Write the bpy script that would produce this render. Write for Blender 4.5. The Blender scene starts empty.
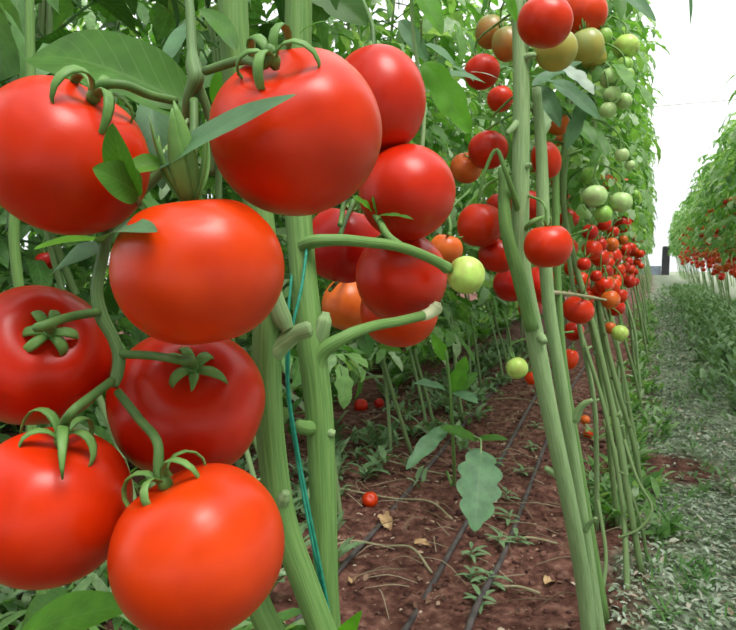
import bpy, math, random
import numpy as np
from mathutils import Vector, Matrix, noise

R = math.radians
scene = bpy.context.scene
COL = scene.collection
F = 637.0                      # focal length in pixels of the 736 x 630 frame
CAM = Vector((0, 0, 0.80))
YAW, PITCH = R(24.0), R(-5.4)

# ------------------------------------------------------------------ camera
fwd = Vector((-math.sin(YAW) * math.cos(PITCH), math.cos(YAW) * math.cos(PITCH), math.sin(PITCH)))
rgt = Vector((math.cos(YAW), math.sin(YAW), 0))
upv = rgt.cross(fwd)
cd = bpy.data.cameras.new('camera')
cam = bpy.data.objects.new('camera', cd)
COL.objects.link(cam)
cam.matrix_world = Matrix(((rgt.x, upv.x, -fwd.x, CAM.x), (rgt.y, upv.y, -fwd.y, CAM.y),
                           (rgt.z, upv.z, -fwd.z, CAM.z), (0, 0, 0, 1)))
cd.sensor_fit = 'HORIZONTAL'
cd.sensor_width = 36
cd.lens = F / 736 * 36
cd.clip_start = 0.02
cd.clip_end = 200
cd.dof.use_dof = True
cd.dof.focus_distance = 0.42
cd.dof.aperture_fstop = 40
scene.camera = cam


def P(px, py, d):
    """point seen at a pixel, d metres along the view axis"""
    return CAM + fwd * d + rgt * ((px - 368) / F * d) + upv * (-(py - 315) / F * d)


def G(px, py, z=0.0):
    v = P(px, py, 1) - CAM
    return CAM + v * ((z - CAM.z) / v.z)


def C(r, u, t):
    """direction in (right, up, towards the viewer)"""
    return (rgt * r + upv * u - fwd * t).normalized()


# ------------------------------------------------------------------ mesh helpers
class MB:
    def __init__(s):
        s.v, s.f, s.uv = [], [], []

    def add(s, verts, faces, uvs=None):
        o = len(s.v)
        s.v += [tuple(a) for a in verts]
        s.f += [tuple(i + o for i in f) for f in faces]
        s.uv += uvs if uvs else [(0.5, 0.5)] * len(verts)

    def mesh(s, name, m, smooth=True):
        me = bpy.data.meshes.new(name)
        me.from_pydata(s.v, [], s.f)
        if me.loops:
            li = np.empty(len(me.loops), dtype=np.int32)
            me.loops.foreach_get('vertex_index', li)
            uvl = me.uv_layers.new(name='UVMap')
            uvl.data.foreach_set('uv', np.array(s.uv, dtype=np.float32)[li].ravel())
            me.polygons.foreach_set('use_smooth', [smooth] * len(me.polygons))
        if m:
            me.materials.append(m)
        me.update()
        return me

    def build(s, name, m, parent=None, smooth=True):
        return link(name, s.mesh(name, m, smooth), parent)


def link(name, me, parent=None, loc=None):
    o = bpy.data.objects.new(name, me)
    COL.objects.link(o)
    if loc is not None:
        o.location = loc
    if parent:
        o.parent = parent
        if loc is None:
            o.matrix_parent_inverse = Matrix.Translation(-parent.location) if parent.rotation_euler[:] == (0, 0, 0) else parent.matrix_basis.inverted()
    return o


def empty(name, loc):
    o = bpy.data.objects.new(name, None)
    o.empty_display_size = 0.05
    o.location = loc
    COL.objects.link(o)
    return o


def tag(o, label=None, cat=None, group=None, kind=None):
    if label: o['label'] = label
    if cat: o['category'] = cat
    if group: o['group'] = group
    if kind: o['kind'] = kind
    return o


def spline(pts, n):
    """Catmull-Rom through (Vector, radius) pairs, n steps per span"""
    P_ = [Vector(p) for p, r in pts]
    R_ = [r for p, r in pts]
    out = []
    D = [max((P_[k + 1] - P_[k]).length, 1e-6) for k in range(len(P_) - 1)]
    T = []
    for k in range(len(P_)):
        if k == 0: T.append((P_[1] - P_[0]) / D[0])
        elif k == len(P_) - 1: T.append((P_[k] - P_[k - 1]) / D[-1])
        else: T.append(((P_[k] - P_[k - 1]) / D[k - 1] * D[k] + (P_[k + 1] - P_[k]) / D[k] * D[k - 1]) / (D[k] + D[k - 1]))
    for i in range(len(P_) - 1):
        p1, p2, m1, m2 = P_[i], P_[i + 1], T[i] * D[i], T[i + 1] * D[i]
        for k in range(n):
            t = k / n
            q = p1 * (2 * t ** 3 - 3 * t * t + 1) + m1 * (t ** 3 - 2 * t * t + t) + p2 * (3 * t * t - 2 * t ** 3) + m2 * (t ** 3 - t * t)
            tt = t * t * (3 - 2 * t)
            out.append((q, R_[i] * (1 - tt) + R_[i + 1] * tt))
    out.append((P_[-1], R_[-1]))
    return out


def tube(mb, pts, seg=8, n=5, ridge=0.0, flat=None, raw=False):
    pp = pts if raw else spline(pts, n)
    T0 = (pp[1][0] - pp[0][0]).normalized()
    a = T0.orthogonal().normalized()
    if flat is not None:
        a = (flat[0] - T0 * flat[0].dot(T0)).normalized()
    verts, faces, uvs = [], [], []
    L = 0
    for i, (p, r) in enumerate(pp):
        T = (pp[min(i + 1, len(pp) - 1)][0] - pp[max(i - 1, 0)][0])
        T = T.normalized() if T.length > 1e-9 else T0
        a = (a - T * a.dot(T))
        a = a.normalized() if a.length > 1e-6 else T.orthogonal().normalized()
        b = T.cross(a)
        if i: L += (p - pp[i - 1][0]).length
        for k in range(seg):
            th = 2 * math.pi * k / seg
            rr = r * (1 + ridge * math.cos(5 * th))
            sb = flat[1] if flat else 1
            verts.append(p + a * (math.cos(th) * rr) + b * (math.sin(th) * rr * sb))
            uvs.append((k / seg, L))
    m = len(pp)
    for i in range(m - 1):
        for k in range(seg):
            k2 = (k + 1) % seg
            faces.append((i * seg + k, i * seg + k2, (i + 1) * seg + k2, (i + 1) * seg + k))
    faces.append(tuple(range(seg - 1, -1, -1)))
    faces.append(tuple((m - 1) * seg + k for k in range(seg)))
    mb.add(verts, faces, uvs)


def leaflet(mb, base, d, nrm, L, W, n=7, m=1, droop=0.6, fold=0.25, lobes=0, lobe_d=0.3, ripple=0.0, rng=random, twist=0.0, side=0.0):
    d = d.normalized()
    x = d.cross(nrm)
    x = x.normalized() if x.length > 1e-6 else d.orthogonal().normalized()
    z = x.cross(d).normalized()
    verts, faces, uvs = [], [], []
    p = Vector(base)
    ph = rng.random() * 6
    for i in range(n + 1):
        t = i / n
        ang = -droop * t
        dd = d * math.cos(ang) + z * math.sin(ang)
        zz = z * math.cos(ang) - d * math.sin(ang)
        sa = side * t
        dd2 = dd * math.cos(sa) + x * math.sin(sa)
        xx = x * math.cos(sa) - dd * math.sin(sa)
        ta = twist * t
        xr = xx * math.cos(ta) + zz * math.sin(ta)
        zr = zz * math.cos(ta) - xx * math.sin(ta)
        w = (max(t, 0.0) ** 0.55) * (max(1 - t, 0.0) ** 0.75) * 1.62
        if lobes:
            s = abs(math.sin(math.pi * (lobes * t + 0.15))) ** 0.8
            w *= (1 - lobe_d) + lobe_d * s
        if i == 0: w = 0.03
        w *= W * 0.5
        for j in range(-m, m + 1):
            s = j / m
            h = fold * abs(s) ** 1.3 * w + ripple * W * math.sin(t * 13 + ph + s * 1.5) * abs(s)
            verts.append(p + xr * (s * w) + zr * h)
            uvs.append((0.5 + 0.5 * s, t))
        p = p + dd2 * (L / n)
    c = 2 * m + 1
    for i in range(n):
        for j in range(2 * m):
            faces.append((i * c + j, i * c + j + 1, (i + 1) * c + j + 1, (i + 1) * c + j))
    mb.add(verts, faces, uvs)


def compound_leaf(mb, base, az, L, rng, pairs=3, lift=0.5, n=6, size=1.0):
    """a drooping tomato leaf: rachis with pairs of leaflets and a terminal one"""
    out = Vector((math.cos(az), math.sin(az), 0))
    sidev = Vector((-math.sin(az), math.cos(az), 0))
    pts = []
    p = Vector(base)
    el = lift
    curl = rng.uniform(1.1, 2.0)
    K = 10
    for i in range(K + 1):
        t = i / K
        pts.append((p.copy(), 0.0028 * (1 - 0.75 * t) * size + 0.0006))
        e = el - curl * t * t
        p = p + (out * math.cos(e) + Vector((0, 0, math.sin(e)))) * (L / K)
    tube(mb, pts, seg=3, raw=True)
    for k in range(pairs):
        t = 0.35 + 0.5 * k / max(pairs - 1, 1) if pairs > 1 else 0.6
        q, _ = pts[int(t * K)]
        q2, _ = pts[min(int(t * K) + 1, K)]
        T = (q2 - q).normalized()
        N = T.cross(sidev) * -1
        if N.z < 0: N = -N
        ll = L * rng.uniform(0.26, 0.4) * (1.05 - 0.2 * abs(t - 0.6))
        for s in (-1, 1):
            d = T * rng.uniform(0.35, 0.7) + sidev * s + Vector((0, 0, rng.uniform(-0.5, 0.1)))
            nn = (N + sidev * s * rng.uniform(-0.2, 0.5) + Vector((rng.uniform(-.3, .3), rng.uniform(-.3, .3), 0))).normalized()
            leaflet(mb, q, d, nn, ll, ll * rng.uniform(0.6, 0.85), n=n, m=1, droop=rng.uniform(0.2, 1.4), fold=rng.uniform(0.1, 0.6),
                    lobes=3, lobe_d=0.45, ripple=0.05, rng=rng, twist=rng.uniform(-.5, .5))
    q, _ = pts[-2]
    T = (pts[-1][0] - q).normalized()
    N = sidev.cross(T) * -1
    if N.z < 0: N = -N
    ll = L * rng.uniform(0.34, 0.46)
    leaflet(mb, q, T, N, ll, ll * rng.uniform(0.55, 0.7), n=n + 1, m=1, droop=rng.uniform(0.2, 1.0), fold=0.3, lobes=3, lobe_d=0.4, ripple=0.03, rng=rng)


# ------------------------------------------------------------------ materials
def mat(name):
    m = bpy.data.materials.new(name)
    m.use_nodes = True
    nt = m.node_tree
    nt.nodes.clear()
    return m, nt, nt.nodes, nt.links


def N(ns, t, **kw):
    n = ns.new('ShaderNode' + t)
    for k, v in kw.items():
        setattr(n, k, v)
    return n


def ramp(ns, stops):
    r = N(ns, 'ValToRGB')
    e = r.color_ramp.elements
    while len(e) > 1: e.remove(e[-1])
    e[0].position, e[0].color = stops[0][0], (*stops[0][1], 1)
    for p, c in stops[1:]:
        k = e.new(p)
        k.color = (*c, 1)
    return r


def tomato_mat():
    m, nt, ns, lk = mat('tomato_skin')
    oi = N(ns, 'ObjectInfo')
    tc = N(ns, 'TexCoord')
    no = N(ns, 'TexNoise'); no.inputs['Scale'].default_value = 1.3; no.inputs['Detail'].default_value = 3
    lk.new(tc.outputs['Object'], no.inputs['Vector'])
    rp = ramp(ns, [(0.3, (0.86, 0.8, 0.8)), (0.7, (1.1, 1.35, 1.2))])
    lk.new(no.outputs['Fac'], rp.inputs['Fac'])
    mx = N(ns, 'MixRGB', blend_type='MULTIPLY'); mx.inputs[0].default_value = 1
    lk.new(oi.outputs['Color'], mx.inputs[1]); lk.new(rp.outputs[0], mx.inputs[2])
    fine = N(ns, 'TexNoise'); fine.inputs['Scale'].default_value = 60
    lk.new(tc.outputs['Object'], fine.inputs['Vector'])
    bp = N(ns, 'Bump'); bp.inputs['Strength'].default_value = 0.03; bp.inputs['Distance'].default_value = 0.02
    lk.new(fine.outputs['Fac'], bp.inputs['Height'])
    b = N(ns, 'BsdfPrincipled')
    b.inputs['Roughness'].default_value = 0.32
    b.inputs['Specular IOR Level'].default_value = 0.32
    b.inputs['Coat Weight'].default_value = 0.0
    b.inputs['Coat Roughness'].default_value = 0.2
    lk.new(mx.outputs[0], b.inputs['Base Color']); lk.new(bp.outputs[0], b.inputs['Normal'])
    o = N(ns, 'OutputMaterial'); lk.new(b.outputs[0], o.inputs[0])
    return m


def turning_mat(name, low, high):
    """half ripe: one colour at the blossom end, another at the shoulders"""
    m, nt, ns, lk = mat(name)
    tc = N(ns, 'TexCoord')
    sp = N(ns, 'SeparateXYZ'); lk.new(tc.outputs['Object'], sp.inputs[0])
    no = N(ns, 'TexNoise'); no.inputs['Scale'].default_value = 1.6
    lk.new(tc.outputs['Object'], no.inputs['Vector'])
    ad = N(ns, 'Math', operation='MULTIPLY_ADD'); ad.inputs[1].default_value = 0.42
    lk.new(sp.outputs['Z'], ad.inputs[0]); lk.new(no.outputs['Fac'], ad.inputs[2])
    rp = ramp(ns, [(0.15, low), (0.85, high)])
    lk.new(ad.outputs[0], rp.inputs['Fac'])
    b = N(ns, 'BsdfPrincipled')
    b.inputs['Roughness'].default_value = 0.35
    lk.new(rp.outputs[0], b.inputs['Base Color'])
    o = N(ns, 'OutputMaterial'); lk.new(b.outputs[0], o.inputs[0])
    return m


def leaf_mat(name, cols, trans=0.35, rough=0.5, vein=0.5, tcol=None):
    m, nt, ns, lk = mat(name)
    ge = N(ns, 'NewGeometry')
    rp = ramp(ns, cols)
    lk.new(ge.outputs['Random Per Island'], rp.inputs['Fac'])
    tc = N(ns, 'TexCoord')
    no = N(ns, 'TexNoise'); no.inputs['Scale'].default_value = 45; no.inputs['Detail'].default_value = 3
    lk.new(tc.outputs['Object'], no.inputs['Vector'])
    r2 = ramp(ns, [(0.3, (0.78, 0.78, 0.78)), (0.7, (1.2, 1.2, 1.15))])
    lk.new(no.outputs['Fac'], r2.inputs['Fac'])
    mx = N(ns, 'MixRGB', blend_type='MULTIPLY'); mx.inputs[0].default_value = 1
    lk.new(rp.outputs[0], mx.inputs[1]); lk.new(r2.outputs[0], mx.inputs[2])
    # veins from the leaf's own coordinates: midrib at u = .5, side veins slanting off it
    sp = N(ns, 'SeparateXYZ'); lk.new(tc.outputs['UV'], sp.inputs[0])
    s1 = N(ns, 'MATH' if False else 'Math', operation='SUBTRACT'); s1.inputs[1].default_value = 0.5; lk.new(sp.outputs['X'], s1.inputs[0])
    ab = N(ns, 'Math', operation='ABSOLUTE'); lk.new(s1.outputs[0], ab.inputs[0])
    mid = N(ns, 'Math', operation='LESS_THAN'); mid.inputs[1].default_value = 0.022; lk.new(ab.outputs[0], mid.inputs[0])
    k1 = N(ns, 'Math', operation='MULTIPLY'); k1.inputs[1].default_value = 0.55; lk.new(ab.outputs[0], k1.inputs[0])
    k2 = N(ns, 'Math', operation='SUBTRACT'); lk.new(sp.outputs['Y'], k2.inputs[0]); lk.new(k1.outputs[0], k2.inputs[1])
    k3 = N(ns, 'Math', operation='MULTIPLY'); k3.inputs[1].default_value = 9; lk.new(k2.outputs[0], k3.inputs[0])
    k4 = N(ns, 'Math', operation='FRACT'); lk.new(k3.outputs[0], k4.inputs[0])
    k5 = N(ns, 'Math', operation='LESS_THAN'); k5.inputs[1].default_value = 0.1; lk.new(k4.outputs[0], k5.inputs[0])
    mxv = N(ns, 'Math', operation='MAXIMUM'); lk.new(mid.outputs[0], mxv.inputs[0]); lk.new(k5.outputs[0], mxv.inputs[1])
    vs = N(ns, 'Math', operation='MULTIPLY'); vs.inputs[1].default_value = vein; lk.new(mxv.outputs[0], vs.inputs[0])
    mv = N(ns, 'MixRGB', blend_type='MIX'); mv.inputs[2].default_value = (0.26, 0.4, 0.16, 1)
    lk.new(vs.outputs[0], mv.inputs[0]); lk.new(mx.outputs[0], mv.inputs[1])
    bp = N(ns, 'Bump'); bp.inputs['Strength'].default_value = 0.35; bp.inputs['Distance'].default_value = 0.002
    ad = N(ns, 'Math', operation='SUBTRACT'); lk.new(no.outputs['Fac'], ad.inputs[0]); lk.new(mxv.outputs[0], ad.inputs[1])
    lk.new(ad.outputs[0], bp.inputs['Height'])
    b = N(ns, 'BsdfPrincipled')
    b.inputs['Roughness'].default_value = rough
    b.inputs['Specular IOR Level'].default_value = 0.26
    lk.new(mv.outputs[0], b.inputs['Base Color']); lk.new(bp.outputs[0], b.inputs['Normal'])
    tr = N(ns, 'BsdfTranslucent')
    tm = N(ns, 'MixRGB', blend_type='MULTIPLY'); tm.inputs[0].default_value = 1; tm.inputs[2].default_value = (1.3, 1.6, 0.5, 1)
    lk.new(mv.outputs[0], tm.inputs[1]); lk.new(tm.outputs[0], tr.inputs['Color'])
    ms = N(ns, 'MixShader'); ms.inputs[0].default_value = trans
    lk.new(b.outputs[0], ms.inputs[1]); lk.new(tr.outputs[0], ms.inputs[2])
    o = N(ns, 'OutputMaterial'); lk.new(ms.outputs[0], o.inputs[0])
    return m


def noisy_mat(name, c1, c2, scale=30, rough=0.6, bump=0.3, stretch=None, spec=0.3):
    m, nt, ns, lk = mat(name)
    tc = N(ns, 'TexCoord')
    mp = N(ns, 'Mapping')
    if stretch: mp.inputs['Scale'].default_value = stretch
    lk.new(tc.outputs['UV' if stretch else 'Object'], mp.inputs[0])
    no = N(ns, 'TexNoise'); no.inputs['Scale'].default_value = scale; no.inputs['Detail'].default_value = 4
    lk.new(mp.outputs[0], no.inputs['Vector'])
    rp = ramp(ns, [(0.3, c1), (0.7, c2)])
    lk.new(no.outputs['Fac'], rp.inputs['Fac'])
    bp = N(ns, 'Bump'); bp.inputs['Strength'].default_value = bump; bp.inputs['Distance'].default_value = 0.002
    lk.new(no.outputs['Fac'], bp.inputs['Height'])
    b = N(ns, 'BsdfPrincipled')
    b.inputs['Roughness'].default_value = rough
    b.inputs['Specular IOR Level'].default_value = spec
    lk.new(rp.outputs[0], b.inputs['Base Color']); lk.new(bp.outputs[0], b.inputs['Normal'])
    o = N(ns, 'OutputMaterial'); lk.new(b.outputs[0], o.inputs[0])
    return m


def island_mat(name, cols, rough=0.8):
    m, nt, ns, lk = mat(name)
    ge = N(ns, 'NewGeometry')
    rp = ramp(ns, cols); lk.new(ge.outputs['Random Per Island'], rp.inputs['Fac'])
    b = N(ns, 'BsdfPrincipled'); b.inputs['Roughness'].default_value = rough
    b.inputs['Specular IOR Level'].default_value = 0.2
    lk.new(rp.outputs[0], b.inputs['Base Color'])
    o = N(ns, 'OutputMaterial'); lk.new(b.outputs[0], o.inputs[0])
    return m


M_TOM = tomato_mat()
M_TURN = turning_mat('turning_tomato_skin', (0.42, 0.13, 0.02), (0.23, 0.23, 0.05))
M_TURN2 = turning_mat('green_turning_tomato_skin', (0.42, 0.33, 0.06), (0.24, 0.32, 0.09))
M_STEM = noisy_mat('tomato_stem', (0.085, 0.19, 0.045), (0.17, 0.30, 0.085), 6, 0.55, 0.4, (5, 3, 1))
M_STEMPALE = noisy_mat('pale_tomato_stem', (0.17, 0.28, 0.11), (0.30, 0.42, 0.20), 6, 0.55, 0.35, (5, 3, 1))
M_STEMROW = noisy_mat('row_stem', (0.12, 0.20, 0.065), (0.21, 0.30, 0.125), 6, 0.6, 0.35, (5, 3, 1))
M_PED = noisy_mat('green_pedicel', (0.055, 0.13, 0.03), (0.11, 0.21, 0.055), 60, 0.5, 0.3)
M_CALYX = noisy_mat('green_calyx', (0.075, 0.18, 0.035), (0.16, 0.30, 0.08), 70, 0.5, 0.3)
M_TIP = noisy_mat('pale_cut_end', (0.45, 0.5, 0.28), (0.6, 0.62, 0.4), 60, 0.7, 0.2)
M_FOL = leaf_mat('row_foliage', [(0, (0.06, 0.16, 0.04)), (0.3, (0.11, 0.25, 0.06)), (0.55, (0.19, 0.35, 0.12)), (0.75, (0.24, 0.38, 0.19)), (1, (0.42, 0.54, 0.36))], 0.38, 0.5, 0.25)
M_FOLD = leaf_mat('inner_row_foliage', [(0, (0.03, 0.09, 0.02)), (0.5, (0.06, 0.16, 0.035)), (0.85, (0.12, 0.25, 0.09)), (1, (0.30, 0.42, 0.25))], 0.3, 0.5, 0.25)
M_LEAFG = leaf_mat('mid_green_leaf', [(0, (0.05, 0.15, 0.018)), (1, (0.07, 0.185, 0.028))], 0.3, 0.45, 0.13)
M_LEAFD = leaf_mat('dark_green_leaf', [(0, (0.04, 0.12, 0.018)), (1, (0.055, 0.15, 0.025))], 0.3, 0.5, 0.1)
M_LEAFB = leaf_mat('blue_green_leaf', [(0, (0.075, 0.175, 0.085)), (1, (0.105, 0.215, 0.11))], 0.2, 0.5, 0.12)
M_LEAFY = leaf_mat('bright_green_leaf', [(0, (0.10, 0.29, 0.02)), (1, (0.12, 0.33, 0.03))], 0.5, 0.5, 0.15)
M_LEAFP = leaf_mat('pale_underside_leaf', [(0, (0.33, 0.42, 0.36)), (1, (0.4, 0.48, 0.42))], 0.15, 0.6, 0.2)
M_WEED = leaf_mat('weed_leaf', [(0, (0.13, 0.23, 0.11)), (0.6, (0.19, 0.31, 0.16)), (1, (0.3, 0.4, 0.25))], 0.2, 0.6, 0.2)
M_TWINE = noisy_mat('teal_twine', (0.0, 0.16, 0.10), (0.03, 0.27, 0.18), 200, 0.6, 0.3)
M_TWINEW = noisy_mat('pale_twine', (0.3, 0.42, 0.25), (0.4, 0.5, 0.33), 200, 0.7, 0.3)
M_PIPE = noisy_mat('dusty_black_pipe', (0.045, 0.038, 0.04), (0.12, 0.10, 0.095), 25, 0.6, 0.3)
M_TWIG = noisy_mat('dry_twig', (0.26, 0.24, 0.13), (0.42, 0.38, 0.24), 40, 0.8, 0.5)
M_DRY = noisy_mat('dry_leaf', (0.38, 0.22, 0.10), (0.62, 0.43, 0.24), 40, 0.8, 0.6)
M_METAL = noisy_mat('white_metal_tube', (0.86, 0.86, 0.86), (0.9, 0.9, 0.9), 20, 0.4, 0.05)
M_DARK = noisy_mat('dark_painted_steel', (0.03, 0.03, 0.035), (0.06, 0.06, 0.07), 20, 0.5, 0.1)

# plastic film: milky, lets most of the daylight through
M_FILM, nt_, ns_, lk_ = mat('milky_plastic_film')
t_ = N(ns_, 'BsdfTransparent'); t_.inputs[0].default_value = (1, 1, 1, 1)
u_ = N(ns_, 'BsdfTranslucent'); u_.inputs[0].default_value = (0.9, 0.92, 0.92, 1)
x_ = N(ns_, 'MixShader'); x_.inputs[0].default_value = 0.25
lk_.new(t_.outputs[0], x_.inputs[1]); lk_.new(u_.outputs[0], x_.inputs[2])
o_ = N(ns_, 'OutputMaterial'); lk_.new(x_.outputs[0], o_.inputs[0])


PATCH = G(676, 468)


def ground_mat():
    m, nt, ns, lk = mat('greenhouse_soil')
    tc = N(ns, 'TexCoord')
    sp = N(ns, 'SeparateXYZ'); lk.new(tc.outputs['Object'], sp.inputs[0])
    n1 = N(ns, 'TexNoise'); n1.inputs['Scale'].default_value = 24; n1.inputs['Detail'].default_value = 8; n1.inputs['Roughness'].default_value = 0.65
    n2 = N(ns, 'TexNoise'); n2.inputs['Scale'].default_value = 2.2; n2.inputs['Detail'].default_value = 4
    n3 = N(ns, 'TexVoronoi'); n3.inputs['Scale'].default_value = 55
    for n in (n1, n2, n3): lk.new(tc.outputs['Object'], n.inputs['Vector'])
    soil = ramp(ns, [(0.30, (0.035, 0.014, 0.011)), (0.47, (0.11, 0.046, 0.035)), (0.60, (0.21, 0.10, 0.076)), (0.74, (0.36, 0.23, 0.18))])
    lk.new(n1.outputs['Fac'], soil.inputs['Fac'])
    lit = ramp(ns, [(0.3, (0.07, 0.08, 0.05)), (0.43, (0.17, 0.20, 0.13)), (0.55, (0.29, 0.33, 0.25)), (0.72, (0.44, 0.48, 0.39))])
    lk.new(n1.outputs['Fac'], lit.inputs['Fac'])
    # path of trodden leaf litter: x from about -0.02 to 0.6, thinning in patches
    a = N(ns, 'Math', operation='MULTIPLY_ADD'); a.inputs[1].default_value = 0.75; lk.new(n2.outputs['Fac'], a.inputs[0]); lk.new(sp.outputs['X'], a.inputs[2])
    mr = N(ns, 'MapRange'); mr.inputs['From Min'].default_value = 0.30; mr.inputs['From Max'].default_value = 0.48
    lk.new(a.outputs[0], mr.inputs['Value'])
    # bare reddish patch across the path
    pd = N(ns, 'VectorMath', operation='SUBTRACT'); pd.inputs[1].default_value = (PATCH.x, PATCH.y, 0); lk.new(tc.outputs['Object'], pd.inputs[0])
    pm = N(ns, 'VectorMath', operation='MULTIPLY'); pm.inputs[1].default_value = (1 / .22, 1 / .20, 0); lk.new(pd.outputs[0], pm.inputs[0])
    pl = N(ns, 'VectorMath', operation='LENGTH'); lk.new(pm.outputs[0], pl.inputs[0])
    pn = N(ns, 'Math', operation='ADD'); lk.new(pl.outputs['Value'], pn.inputs[0]); lk.new(n2.outputs['Fac'], pn.inputs[1])
    pr = N(ns, 'MapRange'); pr.inputs['From Min'].default_value = 1.1; pr.inputs['From Max'].default_value = 1.6; lk.new(pn.outputs[0], pr.inputs['Value'])
    mm = N(ns, 'Math', operation='MULTIPLY'); lk.new(mr.outputs[0], mm.inputs[0]); lk.new(pr.outputs[0], mm.inputs[1])
    mx = N(ns, 'MixRGB'); lk.new(mm.outputs[0], mx.inputs[0]); lk.new(soil.outputs[0], mx.inputs[1]); lk.new(lit.outputs[0], mx.inputs[2])
    bp = N(ns, 'Bump'); bp.inputs['Strength'].default_value = 0.8; bp.inputs['Distance'].default_value = 0.012
    ad = N(ns, 'Math', operation='MULTIPLY_ADD'); ad.inputs[1].default_value = -0.4
    lk.new(n3.outputs['Distance'], ad.inputs[0]); lk.new(n1.outputs['Fac'], ad.inputs[2]); lk.new(ad.outputs[0], bp.inputs['Height'])
    b = N(ns, 'BsdfPrincipled'); b.inputs['Roughness'].default_value = 0.9; b.inputs['Specular IOR Level'].default_value = 0.15
    lk.new(mx.outputs[0], b.inputs['Base Color']); lk.new(bp.outputs[0], b.inputs['Normal'])
    o = N(ns, 'OutputMaterial'); lk.new(b.outputs[0], o.inputs[0])
    return m


# ------------------------------------------------------------------ daylight
w = bpy.data.worlds.new('overcast_sky')
scene.world = w
w.use_nodes = True
wn, wl = w.node_tree.nodes, w.node_tree.links
wn.clear()
tc = N(wn, 'TexCoord'); sp = N(wn, 'SeparateXYZ'); wl.new(tc.outputs['Generated'], sp.inputs[0])
rp = ramp(wn, [(0.0, (0.72, 0.75, 0.77)), (0.7, (1.0, 1.0, 1.0))])
wl.new(sp.outputs['Z'], rp.inputs['Fac'])
bg = N(wn, 'Background'); bg.inputs['Strength'].default_value = 1.15
wl.new(rp.outputs[0], bg.inputs['Color'])
wo = N(wn, 'OutputWorld'); wl.new(bg.outputs[0], wo.inputs[0])
sun = bpy.data.lights.new('sun', 'SUN')
sun.energy = 3.4
sun.angle = R(26)
sun.color = (1.0, 0.97, 0.92)
so = bpy.data.objects.new('sun', sun)
COL.objects.link(so)
sdir = C(0.30, 1.0, 0.50)      # from where the light comes: above, behind the viewer's right shoulder
so.rotation_euler = sdir.to_track_quat('Z', 'Y').to_euler()
so.location = (0, 0, 8)
scene.view_settings.view_transform = 'Standard'
scene.view_settings.look = 'None'
scene.view_settings.gamma = 1
scene.view_settings.exposure = 0.5


# ------------------------------------------------------------------ ground
def gz(x, y):
    if y > 12 or y < -1 or abs(x) > 4: return 0.0
    v = Vector((x, y, 0))
    bed = 0.012 * noise.noise(v * 5) + 0.009 * noise.noise(v * 14 + Vector((3, 1, 0)))
    if x < 0.0:
        bed += 0.010 * abs(noise.noise(v * 26 + Vector((0, 7, 0)))) + 0.006 * noise.noise(v * 48)
    else:
        bed *= 0.6
    return bed * min(1, (12 - y) / 3)


def axis(parts):
    out = []
    for a, b, s in parts:
        n = max(1, int(round((b - a) / s)))
        out += [a + (b - a) * i / n for i in range(n)]
    return out + [parts[-1][1]]


xs = axis([(-9, -3, 1.0), (-3, -1.6, 0.05), (-1.6, 0.7, 0.0145), (0.7, 1.5, 0.05), (1.5, 7, 1)])
ys = axis([(-3, -0.5, 0.5), (-0.5, 0.5, 0.1), (0.5, 3.2, 0.0145), (3.2, 6, 0.05), (6, 12, 0.3), (12, 34, 2)])
mb = MB()
nx = len(xs)
mb.add([(x, y, gz(x, y)) for y in ys for x in xs],
       [(j * nx + i, j * nx + i + 1, (j + 1) * nx + i + 1, (j + 1) * nx + i) for j in range(len(ys) - 1) for i in range(nx - 1)])
tag(mb.build('floor', ground_mat()), 'reddish brown soil floor with a leaf littered path', 'ground', kind='structure')

# ------------------------------------------------------------------ greenhouse shell
XL, XR, YB, YE = -9.0, 7.0, -3.0, 34.0


def quad(mb, a, b, c, d):
    mb.add([a, b, c, d], [(0, 1, 2, 3)])


mb = MB()
XC = (XL + XR) / 2
prof = [(XC + (XR - XL) / 2 * math.cos(math.pi * k / 24), 2.6 + 2.2 * math.sin(math.pi * k / 24)) for k in range(25)]
for k in range(24):
    (x0, z0), (x1, z1) = prof[k], prof[k + 1]
    quad(mb, (x0, YB, z0), (x0, YE, z0), (x1, YE, z1), (x1, YB, z1))
tag(mb.build('ceiling', M_FILM), 'arched milky plastic film roof over the rows', 'roof', kind='structure')
for nm, X in (('wall_left', XL), ('wall_right', XR)):
    mb = MB(); quad(mb, (X, YB, 0), (X, YE, 0), (X, YE, 2.6), (X, YB, 2.6))
    tag(mb.build(nm, M_FILM), 'milky plastic side wall of the greenhouse', 'wall', kind='structure')
mb = MB()
mb.add([(XL, YE, 0.0), (XR, YE, 0.0)] + [(x, YE, z) for x, z in prof], [tuple(range(27))])
tag(mb.build('wall_far', M_FILM), 'bright plastic end wall beyond the path', 'wall', kind='structure')


def box(mb, x0, x1, y0, y1, z0, z1):
    v = [(x, y, z) for z in (z0, z1) for y in (y0, y1) for x in (x0, x1)]
    mb.add(v, [(0, 2, 3, 1), (4, 5, 7, 6), (0, 1, 5, 4), (2, 6, 7, 3), (0, 4, 6, 2), (1, 3, 7, 5)])


for i, (Y, Z) in enumerate(((10.7, 3.02), (17.6, 3.0))):
    mb = MB(); tube(mb, [(Vector((XL, Y, Z)), 0.016), (Vector((XR, Y, Z)), 0.016)], seg=10, n=2)
    tag(mb.build('trim_%d' % (i + 1), M_METAL), 'pale horizontal roof tie tube across the greenhouse', 'roof tube', kind='structure')

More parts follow.
